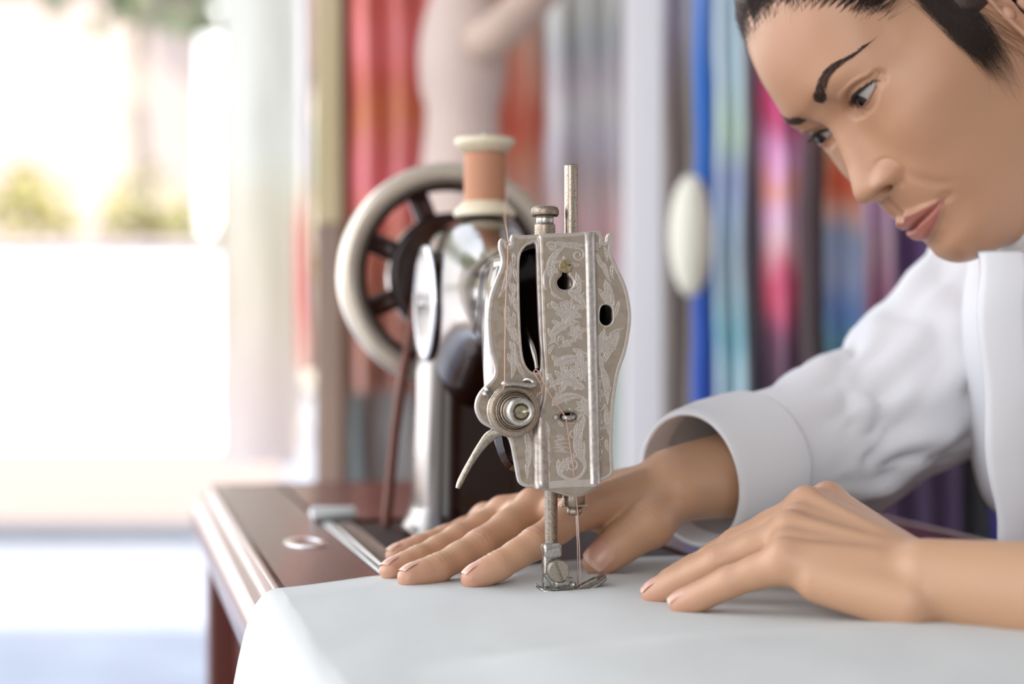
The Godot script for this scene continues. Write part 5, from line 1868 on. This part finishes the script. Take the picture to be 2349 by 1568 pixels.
# ------------------------------------------------------------------ hands and arms: tapered bones joined into one skin
class Field:
	var lo := Vector3.ZERO
	var h := 0.0016
	var nx := 0
	var ny := 0
	var nz := 0
	var k := 750.0
	var base := PackedFloat32Array()
	var most := PackedFloat32Array()
	var cur := PackedFloat32Array()

	func setup(a: Vector3, b: Vector3, cell: float) -> void:
		lo = a
		h = cell
		nx = int((b.x - a.x) / h) + 2
		ny = int((b.y - a.y) / h) + 2
		nz = int((b.z - a.z) / h) + 2
		base.resize(nx * ny * nz)
		most.resize(nx * ny * nz)
		cur.resize(nx * ny * nz)

	# group 0: palm and arm; others: one finger at a time
	func bone(a: Vector3, b: Vector3, ra: float, rb: float, finger: bool, flat := Vector3.ZERO, squash := 1.0) -> void:
		var r := maxf(ra, rb) + 0.0075
		var p0 := Vector3(minf(a.x, b.x) - r, minf(a.y, b.y) - r, minf(a.z, b.z) - r)
		var p1 := Vector3(maxf(a.x, b.x) + r, maxf(a.y, b.y) + r, maxf(a.z, b.z) + r)
		var i0 := maxi(0, int((p0.x - lo.x) / h))
		var j0 := maxi(0, int((p0.y - lo.y) / h))
		var k0 := maxi(0, int((p0.z - lo.z) / h))
		var i1 := mini(nx - 1, int((p1.x - lo.x) / h) + 1)
		var j1 := mini(ny - 1, int((p1.y - lo.y) / h) + 1)
		var k1 := mini(nz - 1, int((p1.z - lo.z) / h) + 1)
		var ab := b - a
		var ll := maxf(ab.length_squared(), 1e-12)
		var sq := squash != 1.0
		for z in range(k0, k1 + 1):
			for y in range(j0, j1 + 1):
				var at := (z * ny + y) * nx
				var p := Vector3(lo.x + i0 * h, lo.y + y * h, lo.z + z * h)
				for x in range(i0, i1 + 1):
					var ap := p - a
					var t := clampf(ap.dot(ab) / ll, 0.0, 1.0)
					var q := ap - ab * t
					if sq:
						q += flat * (q.dot(flat) * (squash - 1.0))
					var d := q.length() - (ra + (rb - ra) * t)
					if d < 0.0075:
						var e := exp(-k * d)
						if finger:
							cur[at + x] += e
						else:
							base[at + x] += e
					p.x += h

	func next_finger() -> void:
		for i in cur.size():
			if cur[i] > most[i]:
				most[i] = cur[i]
		cur.fill(0.0)

	func net(m: MB) -> void:
		var f := PackedFloat32Array()
		f.resize(base.size())
		for i in base.size():
			var s := base[i] + most[i]
			f[i] = -log(s) / k if s > 1e-9 else 0.02
		var ids := PackedInt32Array()
		ids.resize(f.size())
		ids.fill(-1)
		var sx := 1
		var sy := nx
		var sz := nx * ny
		var first := m.v.size()
		for z in nz - 1:
			for y in ny - 1:
				var at := (z * ny + y) * nx
				for x in nx - 1:
					var c := at + x
					var v0 := f[c]
					if v0 > 0.008 or v0 < -0.008:
						continue
					var v1 := f[c + 1]
					var v2_ := f[c + sy]
					var v3 := f[c + sy + 1]
					var v4 := f[c + sz]
					var v5 := f[c + sz + 1]
					var v6 := f[c + sz + sy]
					var v7 := f[c + sz + sy + 1]
					var neg := int(v0 < 0) + int(v1 < 0) + int(v2_ < 0) + int(v3 < 0) + int(v4 < 0) + int(v5 < 0) + int(v6 < 0) + int(v7 < 0)
					if neg == 0 or neg == 8:
						continue
					var sum := Vector3.ZERO
					var n := 0
					for e in [[v0, v1, 0, 0, 0, 0], [v2_, v3, 0, 0, 1, 0], [v4, v5, 0, 0, 0, 1], [v6, v7, 0, 0, 1, 1], [v0, v2_, 1, 0, 0, 0], [v1, v3, 1, 1, 0, 0], [v4, v6, 1, 0, 0, 1], [v5, v7, 1, 1, 0, 1], [v0, v4, 2, 0, 0, 0], [v1, v5, 2, 1, 0, 0], [v2_, v6, 2, 0, 1, 0], [v3, v7, 2, 1, 1, 0]]:
						if (e[0] < 0.0) != (e[1] < 0.0):
							var t: float = e[0] / (e[0] - e[1])
							var q := Vector3(e[3], e[4], e[5])
							q[e[2]] = t
							sum += q
							n += 1
					ids[c] = m.v.size()
					m.v.append(lo + (Vector3(x, y, z) + sum / n) * h)
		for z in range(1, nz - 1):
			for y in range(1, ny - 1):
				var at := (z * ny + y) * nx
				for x in range(1, nx - 1):
					var c := at + x
					if ids[c] < 0:
						continue
					var s0 := f[c] < 0.0
					if s0 != (f[c + 1] < 0.0):
						quad(m, ids[c], ids[c - sy], ids[c - sy - sz], ids[c - sz], s0)
					if s0 != (f[c + sy] < 0.0):
						quad(m, ids[c], ids[c - sz], ids[c - sz - 1], ids[c - 1], s0)
					if s0 != (f[c + sz] < 0.0):
						quad(m, ids[c], ids[c - 1], ids[c - 1 - sy], ids[c - sy], s0)
		# even out the grid steps
		var nb := []
		var acc := PackedVector3Array()
		var cnt := PackedInt32Array()
		for pass_ in 2:
			acc.resize(0)
			acc.resize(m.v.size() - first)
			cnt.resize(0)
			cnt.resize(m.v.size() - first)
			for t in range(0, m.ix.size(), 3):
				if m.ix[t] < first:
					continue
				for e in 3:
					var a := m.ix[t + e]
					var b := m.ix[t + (e + 1) % 3]
					acc[a - first] += m.v[b]
					cnt[a - first] += 1
			for i in acc.size():
				if cnt[i] > 0:
					m.v[first + i] = m.v[first + i].lerp(acc[i] / cnt[i], 0.5)

	func quad(m: MB, a: int, b: int, c: int, d: int, flip: bool) -> void:
		if a < 0 or b < 0 or c < 0 or d < 0:
			return
		if flip:
			m.ix.append_array(PackedInt32Array([a, b, c, a, c, d]))
		else:
			m.ix.append_array(PackedInt32Array([a, c, b, a, d, c]))

const NAIL_COL := Color(0.87, 0.70, 0.64)

# one finger: joints from knuckle to tip [px, py, d, radius mm]
func finger(f: Field, js: Array) -> Array:
	var pts := []
	for j in js:
		pts.append(P(j[0], j[1], j[2]))
	for i in pts.size() - 1:
		var ra: float = js[i][3] * 0.001 - 0.0004
		var rb: float = js[i + 1][3] * 0.001 - 0.0004
		var mid: Vector3 = pts[i].lerp(pts[i + 1], 0.5)
		var rm := (ra + rb) / 2 * (0.93 if i < 2 else 0.97)
		f.bone(pts[i], mid, ra, rm, true)
		f.bone(mid, pts[i + 1], rm, rb, true)
	f.next_finger()
	return pts

func nail(pts: Array, r: float, up: Vector3, parent: Node3D, length := 0.0084, wide := 0.72) -> void:
	var tip: Vector3 = pts[-1]
	var prev: Vector3 = pts[-2]
	var t := (tip - prev).normalized()
	up = (up - t * up.dot(t)).normalized()
	var s := t.cross(up)
	var m := MB.new()
	var nu := 13
	var nv := 12
	for side in 2:
		var g := PackedVector3Array()
		for j in nv:
			var v := float(j) / (nv - 1)
			var along := -length * 0.62 + length * v
			for i in nu:
				var u := lerpf(-1.0, 1.0, float(i) / (nu - 1))
				var round_ := 1.0 - 0.16 * pow(absf(2.0 * v - 1.0), 4.0)
				var a := u * wide * round_
				var push := along + length * 0.10 * (1.0 - u * u) * (1.0 if v > 0.5 else -1.0) * absf(2.0 * v - 1.0)
				# fingertip curves down near the end
				var drop := r * 0.30 * pow(maxf(0.0, v - 0.25) / 0.75, 2.0)
				var rr := r + 0.00012 - (0.0008 if side == 1 else 0.0)
				g.append(tip + t * push + up * (cos(a) * rr - drop) + s * sin(a) * rr * 0.96)
		var save := m.c
		m.grid(g, nu, nv)
		for j in nv:
			for i in nu:
				var edge := sst(0.80, 0.92, float(j) / (nv - 1))
				save.append(lin(212, 162, 142).lerp(lin(226, 190, 166), edge))
		m.c = save
	part("fingernail", m, nail_mat, parent)

var nail_mat: StandardMaterial3D

func hands(body: MB, person_: Node3D) -> void:
	nail_mat = coloured(0.3)
	nail_mat.clearcoat_enabled = true
	nail_mat.clearcoat = 0.4
	var up := Vector3(0, 1, 0)
	# ---- her right hand, flat on the cloth behind the needle
	var f := Field.new()
	f.lo = Vector3(-0.075, TOP - 0.004, -0.165)
	f.setup(f.lo, Vector3(0.135, TOP + 0.075, 0.022), 0.0014)
	var wrist := P(1545, 1106, 1.255)
	var idx := [[1335, 1170, 1.205, 9.6], [1226, 1246, 1.163, 8.0], [1143, 1297, 1.147, 7.1], [1083, 1326, 1.140, 6.2]]
	var mid := [[1222, 1168, 1.235, 9.6], [1100, 1250, 1.190, 8.1], [1003, 1303, 1.162, 7.2], [938, 1324, 1.150, 6.3]]
	var rng_ := [[1150, 1186, 1.275, 9.0], [1048, 1236, 1.235, 7.6], [958, 1282, 1.205, 6.8], [895, 1308, 1.188, 6.0]]
	var pky := [[1110, 1200, 1.310, 8.2], [1020, 1232, 1.285, 6.6], [960, 1252, 1.268, 6.0], [905, 1272, 1.255, 5.4]]
	var thm := [[1538, 1150, 1.238, 12.6], [1490, 1200, 1.212, 12.6], [1426, 1244, 1.203, 10.2], [1374, 1287, 1.198, 8.8]]
	var tips := []
	for j in [idx, mid, rng_, pky, thm]:
		tips.append(finger(f, j))
	for j in [[idx, 11.0, 9.8], [mid, 11.5, 9.8], [rng_, 11.0, 9.2], [pky, 10.5, 8.4]]:
		var kn := P(j[0][0][0], j[0][0][1], j[0][0][2])
		f.bone(wrist.lerp(kn, 0.12), kn, j[1] * 0.001, j[2] * 0.001, false)
	for j in 4:
		f.bone(tips[j][0] + Vector3(0, 0.0036, 0), tips[j][0] + Vector3(0, 0.0036, 0), 0.0072, 0.0072, false)
		f.bone(wrist.lerp(tips[j][0], 0.35) + Vector3(0, 0.0095, 0), tips[j][0] + Vector3(0, 0.0082, 0), 0.0020, 0.0022, false)
	for j in 3:
		f.bone(wrist.lerp((tips[j][0] + tips[j + 1][0]) / 2, 0.2), (tips[j][0] + tips[j + 1][0]) / 2, 0.0108, 0.0082, false)
	f.bone(wrist, tips[4][1], 0.0125, 0.0098, false)
	f.bone(tips[4][0], P(1380, 1190, 1.225), 0.0095, 0.0080, false)
	var fore := P(1770, 1066, 1.325)
	f.bone(wrist, fore, 0.0182, 0.0250, false, Vector3(0.5, 0.1, -0.85).normalized(), 0.92)
	f.bone(P(1555, 1124, 1.24), P(1740, 1092, 1.30), 0.0160, 0.0215, false)
	f.net(body)
	nail(tips[0], 0.0066, Vector3(-0.30, 1.0, 0.0), person_)
	nail(tips[1], 0.0067, Vector3(-0.30, 1.0, -0.05), person_)
	nail(tips[2], 0.0062, Vector3(-0.30, 1.0, -0.05), person_)
	nail(tips[3], 0.0056, Vector3(-0.30, 1.0, -0.05), person_)
	nail(tips[4], 0.0097, Vector3(-0.15, 0.62, 0.95), person_, 0.0125, 0.85)
	# ---- her left hand, nearer the lens
	var f2 := Field.new()
	f2.lo = Vector3(0.050, TOP - 0.004, -0.075)
	f2.setup(f2.lo, Vector3(0.245, TOP + 0.065, 0.165), 0.0014)
	var w2 := P(2135, 1335, 0.995)
	var pk2 := [[1800, 1290, 1.020, 8.6], [1672, 1334, 1.030, 6.9], [1608, 1366, 1.037, 6.2], [1560, 1384, 1.043, 5.5]]
	var rg2 := [[1812, 1226, 1.058, 9.4], [1645, 1290, 1.070, 7.6], [1556, 1334, 1.082, 6.9], [1498, 1362, 1.088, 6.0]]
	var md2 := [[1852, 1170, 1.092, 9.6], [1690, 1248, 1.115, 7.8], [1592, 1305, 1.130, 7.0], [1530, 1336, 1.138, 6.2]]
	var ix2 := [[1900, 1158, 1.125, 9.4], [1740, 1238, 1.165, 7.8], [1650, 1290, 1.190, 7.0], [1590, 1312, 1.200, 6.2]]
	var th2 := [[2050, 1290, 1.07, 11.0], [1940, 1300, 1.13, 10.0], [1850, 1300, 1.165, 8.8], [1790, 1305, 1.185, 7.8]]
	var tips2 := []
	for j in [pk2, rg2, md2, ix2, th2]:
		tips2.append(finger(f2, j))
	for j in [[pk2, 12.5, 9.6], [rg2, 12.5, 9.8], [md2, 12.0, 9.8], [ix2, 11.5, 9.6]]:
		var kn := P(j[0][0][0], j[0][0][1], j[0][0][2])
		f2.bone(w2.lerp(kn, 0.10), kn, j[1] * 0.001, j[2] * 0.001, false)
	for j in 4:
		var kd := Vector3(-0.15, 0.9, 0.4).normalized()
		f2.bone(tips2[j][0] + kd * 0.0036, tips2[j][0] + kd * 0.0036, 0.0074, 0.0074, false)
		f2.bone(w2.lerp(tips2[j][0], 0.35) + kd * 0.0095, tips2[j][0] + kd * 0.0078, 0.0020, 0.0024, false)
	# heel of the hand
	f2.bone(P(2090, 1382, 0.985), P(1880, 1330, 1.01), 0.0125, 0.0100, false)
	for j in 3:
		f2.bone(w2.lerp((tips2[j][0] + tips2[j + 1][0]) / 2, 0.2), (tips2[j][0] + tips2[j + 1][0]) / 2, 0.0112, 0.0090, false)
	f2.bone(w2, tips2[4][1], 0.0125, 0.0098, false)
	var fore2 := P(2480, 1375, 0.955)
	f2.bone(w2, fore2, 0.0180, 0.0225, false)
	f2.bone(P(2150, 1345, 1.03), P(2480, 1365, 1.0), 0.0165, 0.021, false)
	f2.net(body)
	nail(tips2[0], 0.0061, Vector3(-0.35, 1.0, 0.25), person_, 0.0085)
	nail(tips2[1], 0.0066, Vector3(-0.35, 1.0, 0.10), person_)
	nail(tips2[2], 0.0064, Vector3(-0.35, 1.0, 0.10), person_)
	nail(tips2[3], 0.0064, Vector3(-0.35, 1.0, 0.0), person_)
	# skin folds over the finger joints
	for i in body.v.size():
		var p := body.v[i]
		for t in tips + tips2:
			for q in [[1, 0.0095, 0.00042], [2, 0.0075, 0.00034]]:
				var j: Vector3 = t[q[0]]
				if p.distance_squared_to(j) < 0.00020:
					var ax: Vector3 = (t[q[0] + 1] - t[q[0] - 1]).normalized()
					var s := (p - j).dot(ax)
					var out := (p - j - ax * s)
					var o := out.normalized()
					if o.y > 0.1 and absf(s) < q[1]:
						var c := gs(s, 0.0007) + 0.8 * gs(s - 0.0028, 0.0007) + 0.8 * gs(s + 0.0028, 0.0007) + 0.5 * gs(s - 0.0054, 0.0007) + 0.5 * gs(s + 0.0054, 0.0007)
						body.v[i] -= o * c * q[2] * sst(0.1, 0.5, o.y)
	hand_spots = []
	for t in tips + tips2:
		hand_spots.append([t[3], 0.011, 0.75])
		hand_spots.append([t[1] + up * 0.006, 0.008, 0.35])
		hand_spots.append([t[0] + up * 0.008, 0.010, 0.3])

var hand_spots := []

func hand_tone(p: Vector3) -> Color:
	var c := Vector3(0.580, 0.338, 0.205)
	for s in hand_spots:
		var d2: float = p.distance_squared_to(s[0])
		if d2 < s[1] * s[1] * 5.0:
			c = c.lerp(Vector3(0.610, 0.315, 0.225), s[2] * exp(-d2 / (s[1] * s[1])))
	return Color(c.x, c.y, c.z)

# ------------------------------------------------------------------ shirt
func sleeve_rings(path: Array, ns := 60, na := 64, folds := true, seed_ := 3) -> MB:
	# path: [point, radius]
	var ps := []
	var rs := []
	for p in path:
		ps.append(p[0])
		rs.append(Vector3(p[1], 0, 0))
	var per := int(ceil(float(ns) / (ps.size() - 1)))
	var cp := curve(ps, per)
	var cr := curve(rs, per)
	var n := FastNoiseLite.new()
	n.seed = seed_
	n.frequency = 1.0
	n.fractal_octaves = 2
	var rings := []
	var up := Vector3(0, 1, 0)
	for i in cp.size():
		var t: Vector3 = (cp[mini(i + 1, cp.size() - 1)] - cp[maxi(i - 1, 0)]).normalized()
		up = (up - t * up.dot(t)).normalized()
		var w := t.cross(up)
		var s := float(i) / (cp.size() - 1)
		var ring := PackedVector3Array()
		for k in na:
			var a := TAU * k / na
			var dir := up * cos(a) + w * sin(a)
			var r: float = cr[i].x
			if folds:
				var q := s * 8.0 + 1.3 * sin(a + 0.6) + 0.9 * n.get_noise_2d(s * 5.0, cos(a) * 2.0)
				var amp := 0.0085 * sst(0.24, 0.40, s) * (0.5 + 0.5 * gs(s - 0.42, 0.2))
				r += amp * (pow(absf(sin(q * 1.5)), 0.7) * 1.7 - 1.0) * (0.6 + 0.6 * n.get_noise_2d(s * 3.0 + 4.0, sin(a) * 1.5 + 2.0))
				r += 0.006 * sst(0.22, 0.36, s) * n.get_noise_3d(s * 6.0, cos(a) * 1.6, sin(a) * 1.6)
			ring.append(cp[i] + dir * r)
		rings.append(ring)
	return loft(rings, false)

func thick(m: MB, t := 0.0009) -> MB:       # a second skin inside, so that cloth has thickness
	var nrm := PackedVector3Array()
	nrm.resize(m.v.size())
	for i in range(0, m.ix.size(), 3):
		var f := (m.v[m.ix[i + 2]] - m.v[m.ix[i]]).cross(m.v[m.ix[i + 1]] - m.v[m.ix[i]])
		for e in 3:
			nrm[m.ix[i + e]] += f
	var o := MB.new()
	o.v = m.v.duplicate()
	for i in o.v.size():
		o.v[i] -= nrm[i].normalized() * t
	o.ix = m.ix.duplicate()
	for i in range(0, o.ix.size(), 3):
		var k := o.ix[i + 1]
		o.ix[i + 1] = o.ix[i + 2]
		o.ix[i + 2] = k
	var out := MB.new()
	out.add(m)
	out.add(o)
	return out

func shirt(person_: Node3D) -> Node3D:
	var cot := mat(Color(0.925, 0.925, 0.935), 0.9)
	cot.backlight_enabled = true
	cot.backlight = Color(0.25, 0.25, 0.26)
	var root := thing_part("shirt", person_, Transform3D())
	# far sleeve, rolled at the forearm
	var s := sleeve_rings([[P(1600, 1094, 1.279), 0.0360], [P(1650, 1082, 1.295), 0.0365], [P(1800, 1035, 1.345), 0.0365], [P(1950, 985, 1.39), 0.0420], [P(2110, 885, 1.43), 0.0490], [P(2260, 745, 1.455), 0.0550], [P(2400, 640, 1.46), 0.0560], [P(2560, 600, 1.40), 0.060]])
	part("sleeve", thick(s), cot, root)
	# turned-up cuff: a band folded over the end of the sleeve
	var c0 := P(1586, 1098, 1.274)
	var ca := (P(1738, 1056, 1.322) - c0).normalized()
	var cu := (Vector3(0, 1, 0) - ca * ca.y).normalized()
	var cw := ca.cross(cu)
	var cl := P(1738, 1056, 1.322).distance_to(c0)
	var crs := []
	for lay in [[0.30, 0.0335], [0.0, 0.0336], [-0.02, 0.0350], [-0.01, 0.0366], [0.06, 0.0378], [0.35, 0.0390], [0.7, 0.0396], [0.93, 0.0396], [0.97, 0.0388], [0.95, 0.0370]]:
		var r := PackedVector3Array()
		for k in 64:
			var a := TAU * k / 64
			r.append(c0 + ca * cl * lay[0] + (cu * cos(a) + cw * sin(a)) * (lay[1] + 0.0006 * sin(a * 3.0 + lay[0] * 4.0)))
		crs.append(r)
	part("cuff", loft(crs, false), cot, root)
	# near sleeve, mostly outside the picture
	var s2 := sleeve_rings([[Vector3(0.30, TOP + 0.035, 0.115), 0.042], [Vector3(0.40, TOP + 0.05, 0.10), 0.046], [Vector3(0.47, TOP + 0.10, 0.06), 0.05], [Vector3(0.45, TOP + 0.18, 0.02), 0.055], [Vector3(0.41, TOP + 0.225, -0.03), 0.058]], 30, 48, true, 8)
	part("sleeve", thick(s2), cot, root)
	# torso
	var rings := []
	var n := FastNoiseLite.new()
	n.seed = 12
	n.frequency = 1.0
	for q in [[TOP + 0.245, 0.345, 0.040, 0.052, -0.135], [TOP + 0.225, 0.352, 0.060, 0.080, -0.135], [TOP + 0.205, 0.357, 0.082, 0.130, -0.135], [TOP + 0.175, 0.360, 0.098, 0.165, -0.135], [TOP + 0.13, 0.362, 0.108, 0.168, -0.135], [TOP + 0.08, 0.367, 0.110, 0.160, -0.135], [TOP + 0.03, 0.374, 0.108, 0.150, -0.135], [TOP + 0.008, 0.400, 0.105, 0.148, -0.135], [TOP - 0.03, 0.455, 0.100, 0.145, -0.135], [TOP - 0.12, 0.47, 0.105, 0.15, -0.135], [TOP - 0.28, 0.48, 0.115, 0.165, -0.135]]:
		var r := PackedVector3Array()
		for k in 72:
			var a := TAU * k / 72
			var f: float = 1.0 + 0.03 * sin(a * 9.0 + q[0] * 30.0) * n.get_noise_2d(a, q[0] * 9.0)
			r.append(Vector3(q[1] + cos(a) * q[2] * f, q[0], q[4] + sin(a) * q[3] * f))
		rings.append(r)
	var fine := []
	for k in 72:
		var line := []
		for r in rings:
			line.append(r[k])
		fine.append(curve(line, 6))
	var rr := []
	for j in fine[0].size():
		var r := PackedVector3Array()
		for k in 72:
			r.append(fine[k][j])
		rr.append(r)
	part("front", loft(rr, true), cot, root)
	# placket: a folded band down the front
	var band := []
	for p in [[2292, 575, 1.235], [2296, 700, 1.225], [2304, 900, 1.225], [2322, 1100, 1.23], [2340, 1230, 1.235], [2362, 1290, 1.24]]:
		band.append(P(p[0], p[1], p[2]))
	band = curve(band, 8)
	var pr := []
	for i in band.size():
		var r := PackedVector3Array()
		for c in [[-0.011, -0.006], [-0.0115, 0.002], [-0.008, 0.0055], [0.0, 0.0065], [0.010, 0.004], [0.014, -0.002], [0.010, -0.008], [0.0, -0.009]]:
			r.append(band[i] + Vector3(c[0] * 0.95, 0, c[1] * 0.6) + Vector3(0.0012 * sin(i * 0.5), 0, 0))
		pr.append(r)
	part("placket", loft(pr), cot, root)
	# stand collar round the neck
	var col := []
	var cc := head_xf * Vector3(0, -136, -12)
	var ax := (head_xf.basis.y.normalized() + Vector3(0.1, 0.35, 0)).normalized()
	var ux := ax.cross(Vector3(0, 0, 1)).normalized()
	var uz := ux.cross(ax)
	for lay in [[0.062, -0.034], [0.060, -0.012], [0.0575, 0.010], [0.0565, 0.016], [0.0535, 0.015], [0.0545, -0.010], [0.057, -0.034]]:
		var r := PackedVector3Array()
		for k in 56:
			var a := TAU * k / 56
			r.append(cc + ux * cos(a) * lay[0] + uz * sin(a) * lay[0] * 0.95 + ax * (lay[1] + 0.003 * sin(a * 2.0)))
		col.append(r)
	part("collar", loft(col, false), cot, root)
	return root

func person() -> void:
	head_xf = Transform3D(Basis(Vector3(0.20129, 0.24244, 0.94906), Vector3(-0.66937, 0.74142, -0.04743), Vector3(-0.71515, -0.62572, 0.31151)).orthonormalized().scaled(Vector3.ONE * HS), Vector3(0.2220, 1.0285, -0.1082))
	var root := thing("person", "woman in a white shirt leaning over the sewing machine with both hands on the cloth", "person")
	build_head()
	var body := MB.new()
	var arms := MB.new()
	hands(arms, root)
	arms.c.resize(arms.v.size())
	for i in arms.v.size():
		arms.c[i] = hand_tone(arms.v[i])
	# upper body inside the shirt keeps the figure whole
	var core := MB.new()
	core.add(tube([head_xf * Vector3(0, -150, -12), Vector3(0.35, TOP + 0.18, -0.135), Vector3(0.365, TOP + 0.08, -0.135), Vector3(0.44, TOP - 0.02, -0.135), Vector3(0.48, TOP - 0.25, -0.135)], [0.044, 0.075, 0.085, 0.08, 0.09], 24))
	core.add(tube([P(1740, 1070, 1.315), P(1950, 985, 1.39), P(2110, 885, 1.43), P(2270, 745, 1.455), Vector3(0.35, TOP + 0.17, -0.2)], [0.024, 0.029, 0.033, 0.036, 0.04], 16))
	core.add(tube([P(2270, 1352, 0.985), P(2350, 1361, 0.975), P(2470, 1368, 0.968), Vector3(0.34, TOP + 0.04, 0.11), Vector3(0.47, TOP + 0.08, 0.07), Vector3(0.44, TOP + 0.18, 0.0), Vector3(0.37, TOP + 0.19, -0.07)], [0.0190, 0.0222, 0.0250, 0.028, 0.032, 0.036, 0.04], 16))
	core.tint(Color(0.565, 0.325, 0.195))
	body.add(head_mesh(), head_xf)
	body.add(arms)
	body.add(core)
	var sk := coloured(0.37)
	sk.metallic_specular = 0.5
	sk.subsurf_scatter_enabled = true
	sk.subsurf_scatter_strength = 0.06
	sk.normal_enabled = true
	sk.normal_texture = noise_tex(0.16, [], 95, 3, 256, 3.0)
	sk.normal_scale = 0.3
	tri(sk, Vector3.ONE * 60, true)
	part("body", body, sk, root)
	head_parts(root)
	shirt(root)
